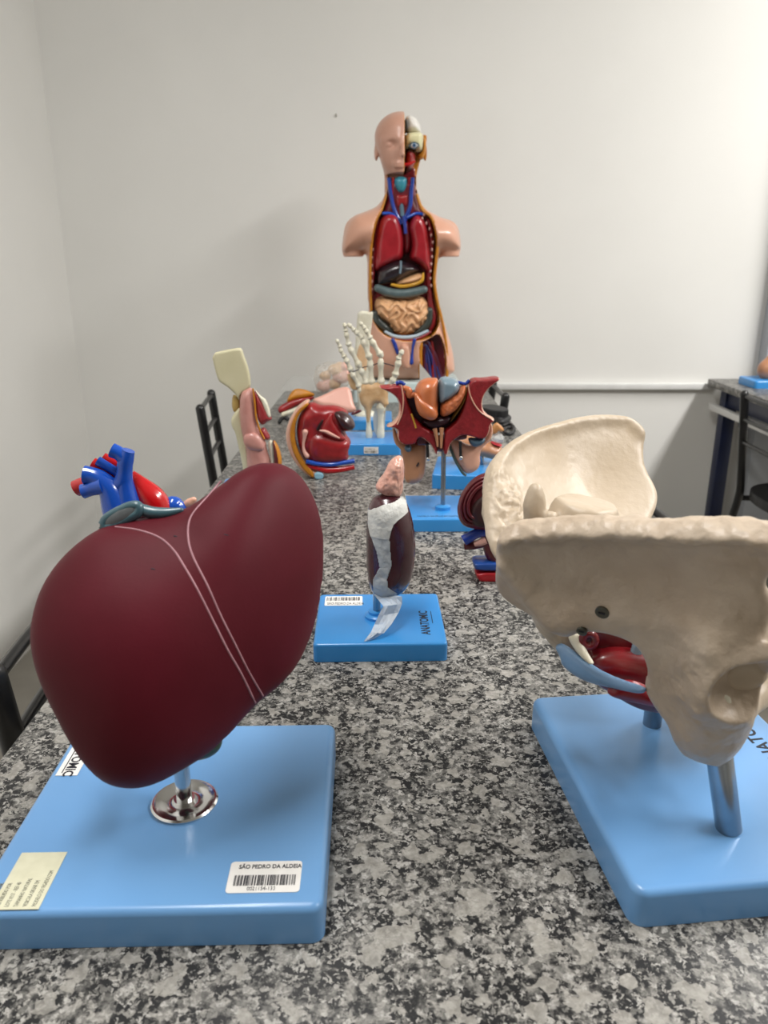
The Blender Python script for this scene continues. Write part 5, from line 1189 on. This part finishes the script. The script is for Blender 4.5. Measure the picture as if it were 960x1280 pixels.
sdf('head', headf, (hc[0] - 0.095, TF.px(501, 245)[1], -0.10), (hc[0] + 0.095, TF.px(501, 136)[1], 0.115), 0.0026, [SKINH, FAT], tor, TF.M, paint=hpaint, it=2)
BRAIN = mat('brain_white', '#e6e4de', 0.4, '#dcd8d0', 70, bump=0.5, bscale=120)
blob('brain', TF, [(506, 148), (511, 144), (519, 147), (525, 156), (527, 169), (506, 169)], 0.045, 0.05, 0.02, 0.0022, BRAIN, tor)
blob('skull_gap', TF, [(505.5, 150), (508, 149), (508, 167), (505.5, 167)], 0.052, 0.03, 0.003, 0.0018, mat('gap_dark', '#4a4642', 0.5, '#3e3a36', 50), tor, ch=1)
CRB = mat('eye_bone_cream', '#e2deb4', 0.35, '#d8d4a8', 30, coat=0.2)
blob('orbit_bone', TF, [(505, 168), (520, 166), (529, 168), (529, 180), (527, 191), (519, 191), (517, 186), (510, 186), (505.5, 191)], 0.062, 0.01, 0.014, 0.0018, CRB, tor, ch=1)
sdf('eyeball', lambda X, Y, Z: ell(X, Y, Z, (0, 0, 0), (0.0125, 0.008, 0.010)), (-0.015, -0.011, -0.013), (0.015, 0.011, 0.013), 0.0012, mat('eye_white', '#e8e8e4', 0.15, '#dededa', 30, coat=0.6), tor,
    Matrix.Translation(Vector(TF.wpx(517.5, 181.5, 0.058))) @ TF.M.to_3x3().to_4x4())
tube('eyelid', [TF.wpx(*p, 0.0665) for p in [(511.5, 183), (514, 179.2), (518, 177.8), (522, 179.4), (524, 182)]], 0.0016, mat('lid_teal', '#3c5c68', 0.4, '#34505c', 40), tor, seg=8)
tube('eyelid', [TF.wpx(*p, 0.0665) for p in [(511.5, 183), (515, 185.4), (519, 185.6), (524, 182)]], 0.0012, mat('lid_teal', '#3c5c68'), tor, seg=8)
c = TF.wpx(517.6, 181.6, 0.0682)
for nm, r, dz, m_ in (('iris', 0.0052, 0.0, mat('iris_blue', '#4f86b4', 0.2, '#4478a6', 40)), ('pupil', 0.0026, 0.0006, INK)):
    o = lathe(nm, [(r, -0.0006), (r, 0.0004), (r * 0.8, 0.0008)], (0, 0, 0), m_, None, 16)
    o.data.transform(Matrix.Translation(Vector(c + TF.n * dz)) @ TF.M.to_3x3().to_4x4()); o.data.transform(Matrix.Translation(-wloc(tor))); o.parent = tor
blob('face_muscle', TF, [(505.5, 192), (510, 187), (516, 188), (519, 193), (519, 202), (517, 210), (511, 216), (505.5, 218)], 0.052, 0.01, 0.016, 0.0018, [RED, mat('jaw_brown', '#5a2a24', 0.4, '#4a201c', 50)], tor,
     paint=lambda C, N: ((C[:, 1] > TF.px(505, 193)[1]) | (C[:, 1] < TF.px(505, 211)[1])).astype(int))
tube('lip', [TF.wpx(*p, 0.052) for p in [(506, 206), (512, 205), (518, 202)]], [0.005, 0.0045, 0.003], REDV, tor, round_end=True)
blob('ear_fat', TF, [(527, 172), (532, 172), (533, 184), (530, 198), (526, 200), (520, 197), (524, 192), (528, 188)], 0.018, 0.01, 0.006, 0.0018, FAT, tor)
# ================================================================== small grey card in front of the torso
tri = [at(524.5, 454, 2.12), at(541, 474, 2.12), at(538, 500, 2.12), at(525, 500, 2.12)]
V = [p for p in tri] + [p + np.array([0, 0.002, 0]) for p in tri]
cdm = pymesh('paper_card', V, [(0, 1, 2, 3), (7, 6, 5, 4), (0, 4, 5, 1), (1, 5, 6, 2), (2, 6, 7, 3), (3, 7, 4, 0)], False)
zlow = min(p[2] for p in tri)
cdm.vertices[2].co.z = TZ + 0.001; cdm.vertices[3].co.z = TZ + 0.001; cdm.vertices[6].co.z = TZ + 0.001; cdm.vertices[7].co.z = TZ + 0.001
o = link('paper_card', cdm, mat('grey_card', '#c8c4be', 0.6, '#beb9b2', 30), None, (float(tri[0][0]), 2.12, TZ))
tag(o, 'pale grey pointed card standing in front of the torso', 'card')

# nothing sinks into the bench: whatever stands on it ends at its surface
for o in list(bpy.data.objects):
    r = o
    while r.parent is not None: r = r.parent
    if o.type == 'MESH' and r is not o and r.type == 'EMPTY' and abs(r.location.z - TZ) < 1e-4:
        zoff = wloc(o).z
        n = len(o.data.vertices); co = np.empty(n * 3, np.float32); o.data.vertices.foreach_get('co', co); co = co.reshape(-1, 3)
        if (co[:, 2] + zoff).min() < TZ + 0.0004:
            co[:, 2] = np.maximum(co[:, 2], TZ + 0.0004 - zoff); o.data.vertices.foreach_set('co', co.ravel()); o.data.update()
